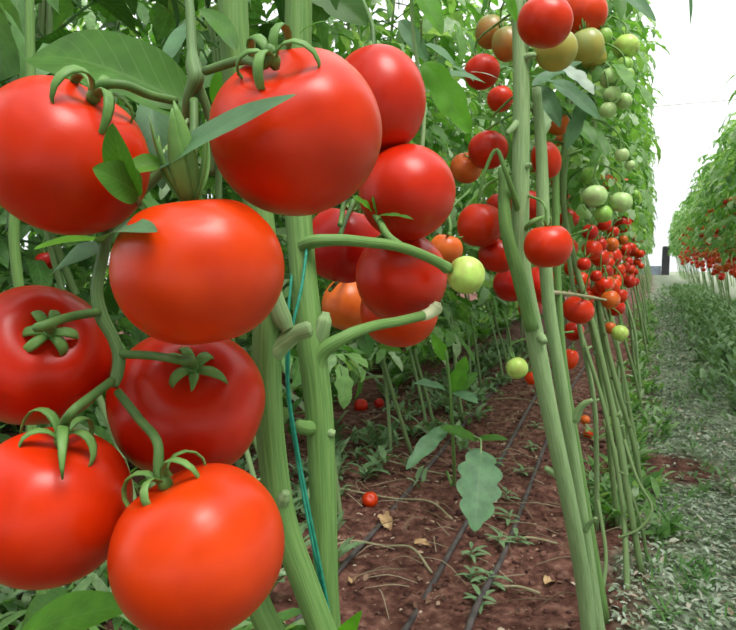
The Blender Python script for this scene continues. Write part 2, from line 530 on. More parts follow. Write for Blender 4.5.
mb = MB()
box(mb, 0.33, 0.62, 27.9, 28.15, 0, 1.10)
box(mb, 0.36, 0.59, 27.93, 28.12, 1.10, 1.14)
tag(mb.build('door_post', M_DARK, smooth=False), 'dark square post at the far end of the path', 'post')
mb = MB()
box(mb, -0.8, 0.32, 28.0, 28.12, 0.0, 0.36)
tag(mb.build('threshold_board', noisy_mat('blue_grey_board', (0.16, 0.2, 0.26), (0.3, 0.36, 0.42), 8, 0.6), smooth=False), 'low blue-grey board closing the far end of the path', 'board')

# ------------------------------------------------------------------ tomato meshes
def tomato_mesh(name, m, flat=0.9, rib=0.012, dip=0.16, seed=0, nu=56, nv=36):
    rng = random.Random(seed)
    ph = [rng.random() * 6.28 for _ in range(4)]
    mb = MB()
    vs, fs = [], []
    for i in range(nv + 1):
        f = math.pi * i / nv
        for k in range(nu):
            th = 2 * math.pi * k / nu
            rb = 1 + rib * (math.cos(5 * th + ph[0]) + 0.5 * math.cos(8 * th + ph[1])) * (math.sin(f) ** 0.5 if f < math.pi else 0) * (1.5 if f < 1.0 else 0.7)
            rb += 0.012 * math.cos(2 * th + ph[2]) * math.sin(f)
            r = (max(math.sin(f), 0) ** 0.90) * rb
            z = flat * math.cos(f)
            z -= dip * math.exp(-(f / 0.36) ** 2)
            z += 0.035 * math.exp(-((math.pi - f) / 0.3) ** 2)
            vs.append((r * math.cos(th), r * math.sin(th), z))
    for i in range(nv):
        for k in range(nu):
            k2 = (k + 1) % nu
            fs.append((i * nu + k, (i + 1) * nu + k, (i + 1) * nu + k2, i * nu + k2))
    mb.add(vs, fs)
    return mb.mesh(name, m)


TOM = [tomato_mesh('tomato', M_TOM, 0.92, 0.010, 0.15, 1, 72, 48), tomato_mesh('tomato', M_TOM, 0.88, 0.014, 0.17, 2, 72, 48),
       tomato_mesh('tomato', M_TOM, 0.97, 0.008, 0.13, 3, 72, 48), tomato_mesh('tomato', M_TOM, 1.12, 0.008, 0.1, 4, 72, 48)]
TOMS = [tomato_mesh('tomato', M_TOM, 0.9, 0.014, 0.15, 5, 28, 18), tomato_mesh('tomato', M_TOM, 0.98, 0.01, 0.12, 6, 28, 18)]
TOMT = [tomato_mesh('tomato', M_TURN, 0.95, 0.012, 0.13, 7, 40, 26), tomato_mesh('tomato', M_TURN2, 0.92, 0.012, 0.13, 8, 40, 26)]
TOMX = [tomato_mesh('tomato', M_TOM, 0.93, 0.01, 0.13, 9, 12, 8)]


def sepal(mb, base, out, up, L, W, curl, lift, rng, n=9, side=0.0):
    """one narrow pointed sepal: lens cross-section swept along an arc"""
    p = Vector(base)
    pts = []
    sd = out.cross(up).normalized()
    for i in range(n + 1):
        t = i / n
        wdt = W * 0.5 * (0.55 + 0.6 * math.sin(min(t * 1.5, 1) * 1.57)) * (1 - t ** 2.2) + 0.0004
        pts.append((p.copy(), wdt))
        e = lift + curl * t
        d = out * math.cos(e) + up * math.sin(e) + sd * side * t
        p = p + d.normalized() * (L / n)
    tube(mb, pts, seg=6, raw=True, flat=(sd, 0.28))


def calyx_mesh(mb, org, ax, r, rng, n=5, L=0.03, W=0.006, lift=(0.2, 0.6), curl=(1.5, 3.0), span=None):
    a = ax.orthogonal().normalized()
    b = ax.cross(a)
    o0 = rng.random() * 6.28
    tube(mb, [(org - ax * 0.004, r * 0.6), (org, r * 1.25), (org + ax * 0.004, r * 1.0)], seg=8, n=2)
    for k in range(n):
        th = o0 + 2 * math.pi * k / n + rng.uniform(-.25, .25)
        out = a * math.cos(th) + b * math.sin(th)
        sepal(mb, org + out * r * 0.5, out, ax, L * rng.uniform(0.8, 1.15), W * rng.uniform(0.85, 1.2), rng.uniform(*curl), rng.uniform(*lift), rng, side=rng.uniform(-.4, .4))


ALLTOM = []      # (centre, radius) for spacing


def tomato(px, py, rpx, d, ax, color, label, mesh=None, group=None, rot=0.0, squash=(1, 1, 1)):
    c = P(px, py, d)
    r = rpx / F * d
    me = mesh if mesh else TOM[0]
    o = link('tomato', me)
    q = ax.to_track_quat('Z', 'Y').to_matrix().to_4x4()
    o.matrix_world = Matrix.Translation(c) @ q @ Matrix.Rotation(rot, 4, 'Z') @ Matrix.Diagonal((r * squash[0], r * squash[1], r * squash[2], 1))
    o.color = (*color, 1)
    tag(o, label, 'tomato', group)
    ALLTOM.append((c, r, label, o))
    return o


def adopt(child, parent):
    """parent a world-space mesh without moving it"""
    bpy.context.view_layer.update()
    child.parent = parent
    child.matrix_parent_inverse = parent.matrix_basis.inverted()


RED = (0.52, 0.013, 0.001)
RED2 = (0.58, 0.021, 0.001)
REDO = (0.62, 0.034, 0.001)
DEEP = (0.42, 0.006, 0.003)
ORNG = (0.58, 0.10, 0.014)
LIME = (0.44, 0.54, 0.13)
GRN = (0.26, 0.42, 0.09)
PALEG = (0.40, 0.50, 0.22)
BRTL = (0.45, 0.5, 0.1)

# ------------------------------------------------------------------ front tomatoes
rng = random.Random(11)


def hang(o, ax, k=0.78, sep=True, L=0.028, W=0.0065, r=0.0029, lift=(0.1, 0.5), curl=(1.5, 3.0), ped=None, n=5, seed=None, pedm=None):
    """calyx and stalk of one tomato, as its parts"""
    rr = random.Random(seed if seed is not None else rng.random())
    c = o.matrix_world.translation
    R_ = o.scale[2]
    org = c + ax * (R_ * k)
    mb = MB()
    calyx_mesh(mb, org, ax, r, rr, n, L, W, lift, curl)
    adopt(mb.build('calyx', M_CALYX), o)
    if ped:
        pts = [(org - ax * 0.002, r), (org + ax * 0.006, r * 0.9)]
        for i, q in enumerate(ped):
            pts.append((P(*q[:3]), q[3] if len(q) > 3 else r * 0.8))
        mb = MB()
        tube(mb, pts, seg=8, n=6)
        adopt(mb.build('pedicel', pedm or M_PED), o)
    return org


GF = 'large ripe tomatoes of the front cluster'
a = C(0.55, 0.78, 0.33)
t1 = tomato(66, 157, 80, 0.325, a, RED2, 'large red tomato cut by the left edge, below the big folded leaf', TOM[0], GF, 0.4, (1.02, 1.02, 1.0))
hang(t1, a, 0.84, L=.044, W=0.0052, lift=(1.0, 1.35), curl=(-4.6, -3.4), seed=5, ped=[(118, 84, 0.312), (150, 95, 0.325), (176, 101, 0.338)])
a = C(-0.20, 0.66, 0.66)
t2 = tomato(297, 133, 85, 0.330, a, RED2, 'large red tomato at the top, right of the thin hanging truss stalk', TOM[1], GF, 1.0, (1.0, 1.0, 1.04))
hang(t2, a, 0.84, L=.046, W=0.0052, lift=(1.1, 1.45), curl=(-4.8, -3.4), seed=9, ped=[(268, 60, 0.300), (243, 60, 0.315), (205, 71, 0.335)])
a = C(-0.12, 0.98, 0.10)
t3 = tomato(200, 270, 84, 0.300, a, REDO, 'large orange red tomato in the middle of the front cluster under the long pointed leaf', TOM[1], GF, 2.1, (1.0, 1.0, 1.02))
hang(t3, a, 0.76, L=0.042, W=0.0095, lift=(0.75, 1.15), curl=(0.1, 0.7), seed=3, n=7, ped=[(192, 168, 0.315), (194, 130, 0.33), (194, 100, 0.338)])
a = C(0.55, 0.40, 0.73)
t4 = tomato(38, 355, 71, 0.360, a, RED, 'large red tomato at the left edge with its calyx facing out', TOM[1], GF, 0.2)
hang(t4, a, 0.80, L=0.022, W=0.0058, lift=(0.8, 1.3), curl=(-4.2, -1.6), seed=21, ped=[(42, 326, 0.298), (66, 318, 0.308), (98, 312, 0.33)], n=6)
a = C(0.28, 0.60, 0.75)
t5 = tomato(188, 401, 75, 0.372, a, RED, 'large red tomato tucked under the middle one, dimpled stalk end facing out', TOM[1], GF, 1.4, (1.03, 1.03, 0.95))
hang(t5, a, 0.80, L=0.023, W=0.0056, lift=(0.8, 1.3), curl=(-4.2, -1.2), seed=14, ped=[(178, 360, 0.315), (155, 356, 0.325), (118, 354, 0.335)], n=6)
a = C(0.25, 0.95, 0.22)
t6 = tomato(51, 505, 78, 0.318, a, RED2, 'large red tomato filling the bottom left corner', TOM[0], GF, 2.6, (1, 1, 1.06))
hang(t6, a, 0.86, L=.042, W=0.0052, lift=(0.9, 1.3), curl=(-4.4, -3.0), seed=30, ped=[(72, 412, 0.298), (92, 396, 0.312), (112, 381, 0.328)])
a = C(-0.42, 0.90, 0.12)
t7 = tomato(199, 548, 86, 0.300, a, REDO, 'large orange red tomato hanging lowest, at the bottom edge beside the thick stem', TOM[2], GF, 0.9, (1.0, 1.0, 0.96))
hang(t7, a, 0.88, L=.046, W=0.0052, lift=(1.1, 1.5), curl=(-5.0, -3.8), seed=8, ped=[(158, 445, 0.298), (140, 420, 0.312), (118, 392, 0.330)])

GM = 'tomatoes of the cluster behind the thick stems'
a = C(-0.1, 0.97, -0.1)
t8 = tomato(379, 100, 46, 0.56, a, RED, 'tall red tomato half hidden behind the large one at the top', TOM[3], GM, 0.3, (1, 1, 1.03))
hang(t8, a, 0.95, L=0.02, ped=[(372, 25, 0.575), (362, 0, 0.59)])
a = C(-0.5, 0.75, -0.25)
t9 = tomato(407, 193, 48, 0.560, a, RED, 'round red tomato just above the fruit stalk with the small notched leaf', TOM[2], GM, 0.9)
hang(t9, a, 0.85, L=0.02, ped=[(372, 165, 0.60), (352, 190, 0.59), (340, 225, 0.52)])
a = C(0.2, 0.9, 0.1)
t10 = tomato(343, 245, 38, 0.68, a, DEEP, 'deep red tomato right of the thick stem, half hidden below the upper fruit stalk', TOM[0], GM, 0.9, (1, 1, 1.1))
hang(t10, a, 0.85, L=0.02, ped=[(352, 205, 0.65), (345, 222, 0.60), (340, 235, 0.54)])
a = C(-0.2, 0.9, -0.3)
t11 = tomato(401, 277, 46, 0.600, a, RED, 'round red tomato hanging between the upper and lower fruit stalks', TOM[0], GM, 2.9, (1, 1, 1.04))
hang(t11, a, 0.85, L=0.018, ped=[(392, 238, 0.60), (380, 238, 0.55), (372, 244, 0.505)])
a = C(0.2, 0.9, -0.3)
t12 = tomato(347, 304, 25, 0.80, a, ORNG, 'small orange tomato glimpsed beside the thick stem below the deep red one', TOM[2], GM, 0.9, (1, 1, 1.1))
hang(t12, a, 0.85, L=0.014, ped=[(342, 280, 0.76), (330, 290, 0.65)])
a = C(0.1, 0.9, -0.3)
t13 = tomato(399, 311, 39, 0.70, a, REDO, 'red tomato whose underside shows below the lower fruit stalk', TOM[0], GM, 2.0)
hang(t13, a, 0.85, L=0.015, ped=[(405, 290, 0.66), (400, 325, 0.55)][:1])
a = C(-0.85, 0.3, 0.2)
t14 = tomato(466, 275, 19, 0.545, a, LIME, 'small pale green unripe tomato at the tip of the upper fruit stalk', TOM[2], None, 0.1)
hang(t14, a, 0.9, L=0.009, W=0.003, r=0.0022, ped=[(440, 264, 0.535)], pedm=M_STEMPALE)
a = C(0.2, 0.9, 0.1)
t15 = tomato(446, 249, 17, 0.95, a, ORNG, 'dull orange tomato with shrivelled calyx behind the small pale green tomato', TOMS[0], None, 0.1)
hang(t15, a, 0.85, L=0.03, W=0.004, curl=(0.2, 0.9), lift=(-1.2, 0.0), ped=[(449, 215, 0.97), (470, 190, 1.02)])

# ------------------------------------------------------------------ front plant
plant1 = empty('tomato_plant', G(330, 900))
tag(plant1, 'tomato plant with thick green stems right beside the large front tomatoes', 'plant')


def px_tube(name, m, pts, parent, seg=12, n=6, ridge=0.0, label=None):
    mb = MB()
    tube(mb, [((q[0], q[1]) if isinstance(q[0], Vector) else (P(*q[:3]), q[3])) for q in pts], seg=seg, n=n, ridge=ridge)
    o = mb.build(name, m, parent)
    if label: o['label'] = label
    return o


def down(px, py, d, dx=0.0, dy=0.0):
    q = P(px, py, d)
    return Vector((q.x + dx, q.y + dy, -0.01))


px_tube('stem', M_STEM, [(232, -70, .43, .0100), (236, 60, .43, .0100), (256, 190, .43, .0095), (268, 300, .43, .0100), (267, 380, .43, .0098), (272, 450, .43, .0095), (283, 520, .43, .0095), (308, 590, .43, .0090), (330, 650, .43, .0092), (down(345, 700, .43), .011)], plant1, ridge=.05)
px_tube('stem', M_STEM, [(300, -70, .50, .0105), (298, 40, .50, .0105), (296, 170, .50, .0108), (302, 260, .49, .0100), (309, 330, .48, .0105), (318, 400, .48, .0105), (323, 500, .48, .0100), (326, 580, .48, .0090), (330, 650, .49, .0092), (down(334, 700, .50), .0105)], plant1, ridge=.05)
px_tube('stem', M_STEM, [(252, 560, .46, .0085), (258, 600, .46, .0090), (276, 640, .46, .0095), (down(292, 700, .46), .0105)], plant1, ridge=.05)
px_tube('stem', M_STEM, [(28, -60, .62, .0045), (30, 40, .62, .0045), (30, 120, .62, .0048), (14, 220, .62, .005), (24, 330, .63, .005), (down(30, 400, .64), .006)], plant1, seg=8)
px_tube('stem', M_STEMPALE, [(410, -60, .66, .0022), (414, 40, .66, .0022), (424, 110, .66, .0022), (420, 170, .66, .0025), (410, 260, .68, .003)], plant1, seg=6)
# nodes and stubs on the thick stems
px_tube('leaf_stub', M_STEMPALE, [(272, 352, .43, .0085), (284, 342, .428, .0068), (296, 334, .425, .0058), (309, 329, .422, .0056), (312, 328, .422, .0038)], plant1)
px_tube('leaf_stub', M_STEMPALE, [(264, 262, .432, .006), (272, 290, .424, .0062), (282, 318, .424, .0066), (288, 330, .424, .0045)], plant1)
px_tube('leaf_stub', M_STEMPALE, [(318, 340, .48, .008), (324, 322, .475, .006), (326, 312, .475, .003)], plant1)
px_tube('leaf_stub', M_STEM, [(320, 425, .48, .0065), (306, 428, .470, .0055), (298, 426, .465, .005)], plant1)
px_tube('leaf_stub', M_STEMPALE, [(322, 430, .48, .0055), (330, 433, .475, .0035), (335, 434, .475, .0028)], plant1)
px_tube('leaf_stub', M_STEMPALE, [(280, 505, .43, .006), (284, 498, .422, .0045), (286, 492, .42, .003)], plant1)
# fruit stalks to the right
px_tube('fruit_stalk', M_STEM, [(300, 248, .49, .0062), (312, 242, .478, .0052), (335, 240, .478, .0045), (365, 242, .49, .0042), (400, 247, .51, .0042), (425, 256, .525, .0042), (441, 264, .535, .0045), (447, 268, .538, .0052), (450, 270, .54, .0035)], plant1)
px_tube('fruit_stalk', M_STEM, [(314, 375, .48, .0090), (322, 352, .475, .0062), (345, 337, .475, .0048), (370, 327, .495, .0042), (400, 321, .53, .0042), (425, 315, .555, .0044)], plant1)
px_tube('cut_end', M_TIP, [(422, 316, .552, .0046), (430, 313, .56, .0052), (436, 308, .565, .0062), (438, 302, .565, .003)], plant1)
px_tube('fruit_stalk', M_STEM, [(402, 247, .512, .0035), (390, 238, .515, .0034), (380, 222, .53, .003), (368, 205, .57, .0026), (362, 196, .59, .002)], plant1, seg=8)
# truss of the front cluster
M_TRUSS = noisy_mat('truss_stalk_green', (0.07, 0.15, 0.045), (0.14, 0.24, 0.085), 6, 0.5, 0.3, (5, 3, 1))
px_tube('truss_stalk', M_TRUSS, [(178, -60, .36, 0.00266), (190, 10, .352, 0.00259), (192, 50, .346, 0.00281), (194, 68, .342, 0.00444), (196, 78, .340, 0.00444), (190, 92, .342, 0.00311), (186, 120, .35, 0.00296), (170, 160, .36, 0.00311), (138, 195, .362, 0.00311), (112, 225, .35, 0.00296), (102, 260, .338, 0.00311), (97, 295, .334, 0.00326), (101, 315, .334, 0.00370), (114, 340, .335, 0.00311), (119, 356, .335, 0.00340), (117, 375, .332, 0.00326), (113, 386, .329, 0.00296)], plant1, seg=10)
px_tube('truss_stalk', M_TRUSS, [(193, 74, .342, 0.00296), (204, 100, .347, 0.00252), (214, 140, .352, 0.00222), (212, 175, .352, 0.00192)], plant1, seg=8)

twine = None
mb = MB()
tube(mb, [(P(310, 215, .505), .0011), (P(306, 255, .475), .0012), (P(302, 285, .462), .0012), (P(290, 340, .452), .0012), (P(288, 380, .456), .0012), (P(296, 440, .458), .0012), (P(309, 510, .452), .0012), (P(322, 575, .455), .0012), (P(334, 640, .458), .0012), (down(340, 680, .47), .0012)], seg=6, n=6)
tube(mb, [(P(300, 215, .515), .0011), (P(288, 320, .470), .0012), (P(287, 380, .47), .0012), (P(299, 470, .475), .0012), (P(316, 560, .458), .0012), (P(333, 640, .46), .0012)], seg=6, n=6)
tag(mb.build('twine', M_TWINE), 'teal green support twine running down between the two thick stems', 'twine')


def leaf_px(base, tip, W, face, m, parent, lobes=0, lobe_d=0.25, droop=0.3, fold=0.2, twist=0.0, side=0.0, n=36, mm=5, ripple=0.01, petiole=None, label=None, name='leaf', stem_r=0.0012):
    b, t = P(*base), P(*tip)
    d = (t - b)
    mb = MB()
    dn = d.normalized()
    fn = face - dn * face.dot(dn)
    fn.normalize()
    # start so that the drooping blade ends near the tip
    half = droop * 0.5
    x = dn.cross(fn)
    d0 = dn * math.cos(half) + fn * math.sin(half)
    f0 = fn * math.cos(half) - dn * math.sin(half)
    L = d.length * (1 + droop * droop / 24)
    leaflet(mb, b, d0, f0, L, W, n=n, m=mm, droop=droop, fold=fold, lobes=lobes, lobe_d=lobe_d, ripple=ripple, rng=rng, twist=twist, side=side)
    o = mb.build(name, m, parent)
    if label: o['label'] = label
    if petiole:
        mb = MB()
        tube(mb, [(P(*q), stem_r) for q in petiole] + [(b, stem_r * 0.8), (b + d * 0.12, stem_r * 0.5)], seg=6, n=5)
        s = mb.build('petiole', M_STEMPALE)
        s.parent = o
    return o


V = (0, 0, 1)
# big folded leaf over the top left tomato
leaf_px((190, 108, .375), (30, 60, .42), 0.074, C(0.1, 0.5, 0.9), M_LEAFG, plant1, droop=0.7, fold=0.3, label='big folded mid green leaf')
leaf_px((182, 118, .37), (120, 92, .37), 0.024, C(0.1, 0.6, 0.8), M_LEAFG, plant1, droop=0.5, fold=0.3)
# long pointed leaf across the middle
leaf_px((152, 170, .297), (297, 104, .262), 0.025, C(-0.15, 0.55, 0.8), M_LEAFB, plant1, droop=0.35, fold=0.15, side=-0.15, label='long pointed blue-green leaf', petiole=[(188, 120, .34), (166, 150, .315)])
leaf_px((163, 162, .294), (124, 172, .286), 0.016, C(0.2, 0.5, 0.9), M_LEAFY, plant1, droop=0.3, fold=0.3)
# cupped leaf in front of the top left tomato
leaf_px((137, 196, .290), (113, 122, .266), 0.023, C(-0.15, 0.3, 1), M_LEAFG, plant1, droop=0.5, fold=0.35, petiole=[(138, 205, .345), (139, 200, .30)], label='small cupped green leaf', n=24)
leaf_px((139, 194, .288), (92, 168, .268), 0.026, C(0.15, 0.2, 1), M_LEAFG, plant1, droop=0.6, fold=0.3, n=24)
# wing leaf above the left stalk
leaf_px((102, 242, .300), (158, 233, .255), 0.022, C(0.0, 0.75, 0.75), M_LEAFB, plant1, droop=0.5, fold=0.25, label='short rounded blue-green leaf')
leaf_px((106, 241, .300), (34, 250, .275), 0.014, C(0.0, 0.9, 0.5), M_LEAFY, plant1, droop=0.4, fold=0.3, label='narrow yellowish green leaf')
leaf_px((98, 252, .36), (52, 276, .40), 0.034, C(0.3, 0.5, 0.8), M_LEAFB, plant1, droop=0.4, fold=0.2)
leaf_px((150, 100, .42), (162, 190, .40), 0.034, C(0.3, 0.3, 0.9), M_LEAFB, plant1, droop=0.4, fold=0.3)
# leaves at the top
leaf_px((306, -20, .56), (368, 26, .56), 0.058, C(0.1, 0.2, 1), M_LEAFD, plant1, lobes=2, droop=0.3, label='dark green leaf at the top edge')
leaf_px((330, -30, .56), (318, 28, .56), 0.050, C(-0.1, 0.2, 1), M_LEAFD, plant1, lobes=2, droop=0.3)
leaf_px((398, -35, .66), (442, 36, .64), 0.048, C(0.3, 0.2, 0.9), M_LEAFY, plant1, lobes=1.5, droop=0.5, label='bright green leaf at the top edge')
leaf_px((400, 20, .74), (428, 62, .74), 0.030, C(-0.4, 0.5, 0.8), M_LEAFB, plant1, droop=0.5)
leaf_px((426, 44, .74), (455, 66, .74), 0.024, C(0.1, 0.8, 0.8), M_LEAFB, plant1, droop=0.5)
leaf_px((424, 62, .76), (470, 134, .76), 0.062, C(0.0, 0.25, 1), M_LEAFY, plant1, lobes=2.5, lobe_d=.22, droop=0.3, fold=.15, petiole=[(421, 20, .70), (422, 44, .74)], label='broad bright green leaf right of the tall red tomato')
leaf_px((446, 74, .78), (486, 84, .80), 0.030, C(0.1, 0.8, 0.7), M_LEAFB, plant1, droop=0.4)
leaf_px((168, 62, .50), (196, 18, .55), 0.030, C(-0.3, 0.3, 0.9), M_LEAFB, plant1, droop=0.3)
leaf_px((236, 50, .40), (200, 10, .44), 0.022, C(0.2, 0.5, 0.8), M_LEAFG, plant1, droop=0.6)
leaf_px((300, 34, .40), (330, 22, .38), 0.006, C(0.2, 0.5, 0.8), M_LEAFG, plant1, droop=0.6)
leaf_px((226, 70, .46), (214, 106, .46), 0.02, C(0.2, 0.5, 0.8), M_LEAFY, plant1, droop=0.6)
# small notched leaf on the upper fruit stalk
leaf_px((378, 216, .528), (414, 220, .515), 0.013, C(0.0, 0.9, 0.5), M_LEAFG, plant1, lobes=3, lobe_d=.4, droop=0.5, label='small notched leaf on the fruit stalk')
leaf_px((374, 212, .54), (352, 196, .53), 0.011, C(0.1, 0.5, 0.8), M_LEAFY, plant1, lobes=3, lobe_d=.4, droop=0.5)
leaf_px((378, 214, .535), (372, 196, .53), 0.009, C(0.1, 0.5, 0.8), M_LEAFG, plant1, lobes=3, lobe_d=.4, droop=0.5)
# leaves at the bottom left
leaf_px((18, 640, .44), (140, 604, .40), 0.050, C(0.1, 0.75, 0.65), M_LEAFY, plant1, lobes=1, lobe_d=.1, droop=0.5, fold=.15, label='broad green leaf under the bottom tomatoes')
leaf_px((70, 600, .48), (20, 630, .50), 0.05, C(0.1, 0.75, 0.65), M_LEAFG, plant1, lobes=2, droop=0.5)
leaf_px((338, 640, .42), (362, 610, .40), 0.016, C(0.1, 0.3, 0.9), M_LEAFY, plant1, lobes=1, droop=0.5)
leaf_px((140, 330, .42), (182, 318, .44), 0.02, C(0.3, 0.6, 0.7), M_LEAFD, plant1, droop=0.5)
# ------------------------------------------------------------------ second plant and its fruit
UP = Vector((0, 0, 1))
rng = random.Random(77)


def gpt(px, py, dx=0.0, dy=0.0):
    q = G(px, py)
    return Vector((q.x + dx, q.y + dy, -0.01))


plant2 = empty('tomato_plant', G(588, 648))
tag(plant2, 'tomato plant with twin pale green stems between soil strip and path', 'plant')
D2 = (P(588, 648, 1) - CAM)
base2 = G(592, 652)
dep = (base2 - CAM).dot(fwd)
px_tube('stem', M_STEMPALE, [(514, -60, 1.10, .0125), (519, 20, 1.10, .0130), (521, 100, 1.10, .0145), (520, 200, 1.10, .0150), (521, 260, 1.11, .0150), (535, 340, 1.13, .0165), (553, 430, 1.16, .0150), (572, 520, 1.21, .0150), (584, 590, dep - .02, .0160), (gpt(592, 652), .017)], plant2, ridge=.06)
px_tube('stem', M_STEMPALE, [(536, 88, 1.16, .0085), (541, 150, 1.16, .0105), (543, 220, 1.16, .0120), (548, 300, 1.18, .0120), (560, 380, 1.20, .0120), (573, 460, 1.24, .0120), (588, 560, 1.28, .0130), (gpt(602, 652), .014)], plant2, ridge=.06)
px_tube('stem', M_STEM, [(503, 168, 1.08, .0090), (506, 230, 1.08, .0110), (518, 275, 1.095, .0120), (532, 330, 1.11, .0120)], plant2, ridge=.06)
px_tube('stem', M_STEM, [(556, 150, 1.34, .007), (556, 240, 1.34, .008), (562, 350, 1.36, .008), (580, 470, 1.4, .0095), (gpt(606, 622), .011)], plant2, ridge=.06)
for q in ([(520, 62, 1.10, .007), (530, 56, 1.085, .0065), (536, 55, 1.08, .004)], [(521, 170, 1.10, .007), (528, 166, 1.085, .005), (531, 164, 1.08, .003)],
          [(536, 335, 1.13, .012), (541, 338, 1.115, .009), (545, 342, 1.105, .006)], [(565, 480, 1.2, .010), (552, 472, 1.18, .007), (546, 468, 1.17, .005)],
          [(574, 420, 1.22, .010), (584, 404, 1.2, .006), (592, 400, 1.19, .004)], [(545, 245, 1.16, .009), (535, 252, 1.14, .006), (530, 256, 1.13, .004)],
          [(585, 530, 1.26, .007), (592, 521, 1.24, .0045), (596, 518, 1.23, .003)], [(520, 120, 1.10, .008), (511, 130, 1.085, .006), (507, 134, 1.08, .004)]):
    px_tube('leaf_stub', M_STEMPALE, q, plant2, seg=8)
px_tube('fruit_stalk', M_STEMPALE, [(521, 60, 1.10, .006), (535, 25, 1.08, .005), (548, -12, 1.1, .004), (560, -14, 1.12, .003)], plant2, seg=8)
px_tube('fruit_stalk', M_STEM, [(520, 215, 1.10, .006), (505, 170, 1.05, .004), (497, 150, 1.05, .0035), (482, 182, 1.06, .003), (479, 200, 1.07, .003)], plant2, seg=8)
px_tube('fruit_stalk', M_STEM, [(521, 235, 1.11, .006), (532, 222, 1.08, .004), (546, 216, 1.10, .003)], plant2, seg=8)
px_tube('fruit_stalk', M_TWIG, [(545, 292, 1.2, .005), (570, 294, 1.45, .004), (590, 297, 1.62, .004), (606, 300, 1.7, .003)], plant2, seg=8)

SEQ = []
XROW = .135


def mt(px, py, rp, Rr, col, me, label, group=None, ax=None, cal=True, ped=None, sq=(1, 1, 1)):
    """a tomato of the row: apparent radius rp pixels, real radius Rr metres"""
    a_ = ax or C(rng.uniform(-.35, .35), 0.9, rng.uniform(-.4, .25))
    d = F * Rr / rp
    if px >= 583 and py < 300:          # hang on the path side of the near row
        v = P(px, py, 1) - CAM
        d = 1.42 + (px - 583) * .001 if 'green' in label else min(max(-XROW / v.x if v.x < 0 else 9, 1.6), 4.6) + rng.uniform(-.15, .15)
    o = tomato(px, py, rp, d, a_, col, label, me, group, rng.uniform(0, 6), sq)
    SEQ.append((o, a_, cal, ped, Rr))
    return o


A_, B_, T_, G_ = TOMS[0], TOMS[1], TOMT[0], TOMT[1]
G2T = 'fruit at the top of the second plant'
mt(545, 22, 27, .041, RED2, TOM[0], 'red tomato at the top edge, touching the tall pale stem', G2T, C(.1, .9, .2))
mt(584, 14, 23, .040, REDO, TOM[2], 'orange red tomato at the top edge above the olive green ones', G2T, C(.1, .9, .1))
mt(556, -14, 18, .034, DEEP, TOM[0], 'deep red tomato cut by the top edge between the two big red ones', G2T)
mt(490, 32, 15, .030, RED, T_, 'olive and orange half ripe tomato left of the tall stem, the left one of two', G2T, sq=(1, 1, 1.15))
mt(507, 44, 15, .029, RED, T_, 'olive half ripe tomato partly behind the tall stem near the top', G2T, sq=(1, 1, 1.2))
mt(556, 50, 21, .036, GRN, G_, 'olive green tomato right under the red one at the top edge', G2T)
mt(587, 46, 17, .033, GRN, G_, 'olive green tomato under the orange red one at the top edge', G2T, sq=(1, 1, 1.1))
mt(594, 58, 13, .031, GRN, G_, 'green tomato tucked behind the olive ones, next to the thin vertical stem', G2T)
mt(604, 36, 8, .018, GRN, B_, 'tiny grey green tomato on the thin vertical stem', G2T)
G2M = 'fruit left of the tall stem of the second plant'
mt(482, 72, 18, .034, RED, A_, 'red tomato with a pale drooping leaf across it, upper left of the tall stem', G2M)
mt(500, 99, 13, .028, RED2, B_, 'smaller red tomato ringed by a dry sepal, left of the tall stem', G2M)
mt(488, 150, 20, .038, RED, A_, 'red tomato above the orange one, left of the tall stem', G2M)
mt(466, 168, 16, .032, ORNG, A_, 'orange ripening tomato with green stalk, left of the tall stem', G2M, C(.2, .6, .7))
mt(480, 225, 23, .0425, RED2, TOM[2], 'round red tomato above and right of the small pale green one', G2M, C(.1, .95, .05))
mt(498, 255, 20, .037, RED, TOM[0], 'red tomato behind and below the round red one, left of the stems', G2M)
mt(512, 284, 19, .040, DEEP, A_, 'deep red tomato low behind the tall stem', G2M)
mt(530, 308, 12, .034, DEEP, B_, 'dark red tomato lowest behind the bend of the tall stem', G2M)
G2R = 'fruit around the stems of the second plant'
mt(548, 246, 24, .0388, RED2, TOM[0], 'large glossy red tomato right against the tall stem, biggest of the middle height', G2R, C(-.1, .95, .1))
mt(540, 284, 18, .038, RED, A_, 'red tomato directly below the large glossy one beside the stem', G2R, sq=(.9, .9, 1.2))
mt(546, 160, 17, .033, RED2, B_, 'red tomato showing right of the second stem at eye level', G2R, sq=(.85, .85, 1.15))
mt(527, 204, 17, .037, RED, A_, 'red tomato seen between the paired stems above the large glossy one', G2R)
mt(498, 205, 12, .034, RED, B_, 'red tomato half covered by the short cut stem', G2R)
mt(534, 160, 12, .035, DEEP, B_, 'deep red tomato hidden between the two main stems', G2R)
mt(558, 124, 12, .030, ORNG, A_, 'orange tomato with streaked calyx below the dark leaves, right of the second stem', G2R, C(.1, .6, .6))
mt(562, 142, 8, .026, ORNG, B_, 'small dull orange tomato just below the streaked one', G2R)
mt(560, 182, 9, .032, DEEP, B_, 'small deep red tomato beside the thin stem at eye level', G2R)
mt(563, 202, 9, .032, RED, B_, 'red tomato above the round dark one, right of the thin stem', G2R)
mt(568, 218, 11, .034, RED, A_, 'round dark red tomato left of the green bunch', G2R)
mt(568, 248, 10, .036, REDO, B_, 'orange red tomato edge beside the large glossy red one', G2R)
G3 = 'low fruit on the third plant'
mt(578, 310, 15, .038, RED2, TOM[0], 'red tomato hanging below the dry fruit stalk, right of the twin stems', G3, sq=(1.05, 1, 1))
mt(574, 331, 10, .028, RED, B_, 'red tomato just under the one below the dry stalk', G3)
mt(570, 359, 9, .028, REDO, B_, 'orange red tomato lowest beside the twin stems', G3, sq=(.9, .9, 1.2))
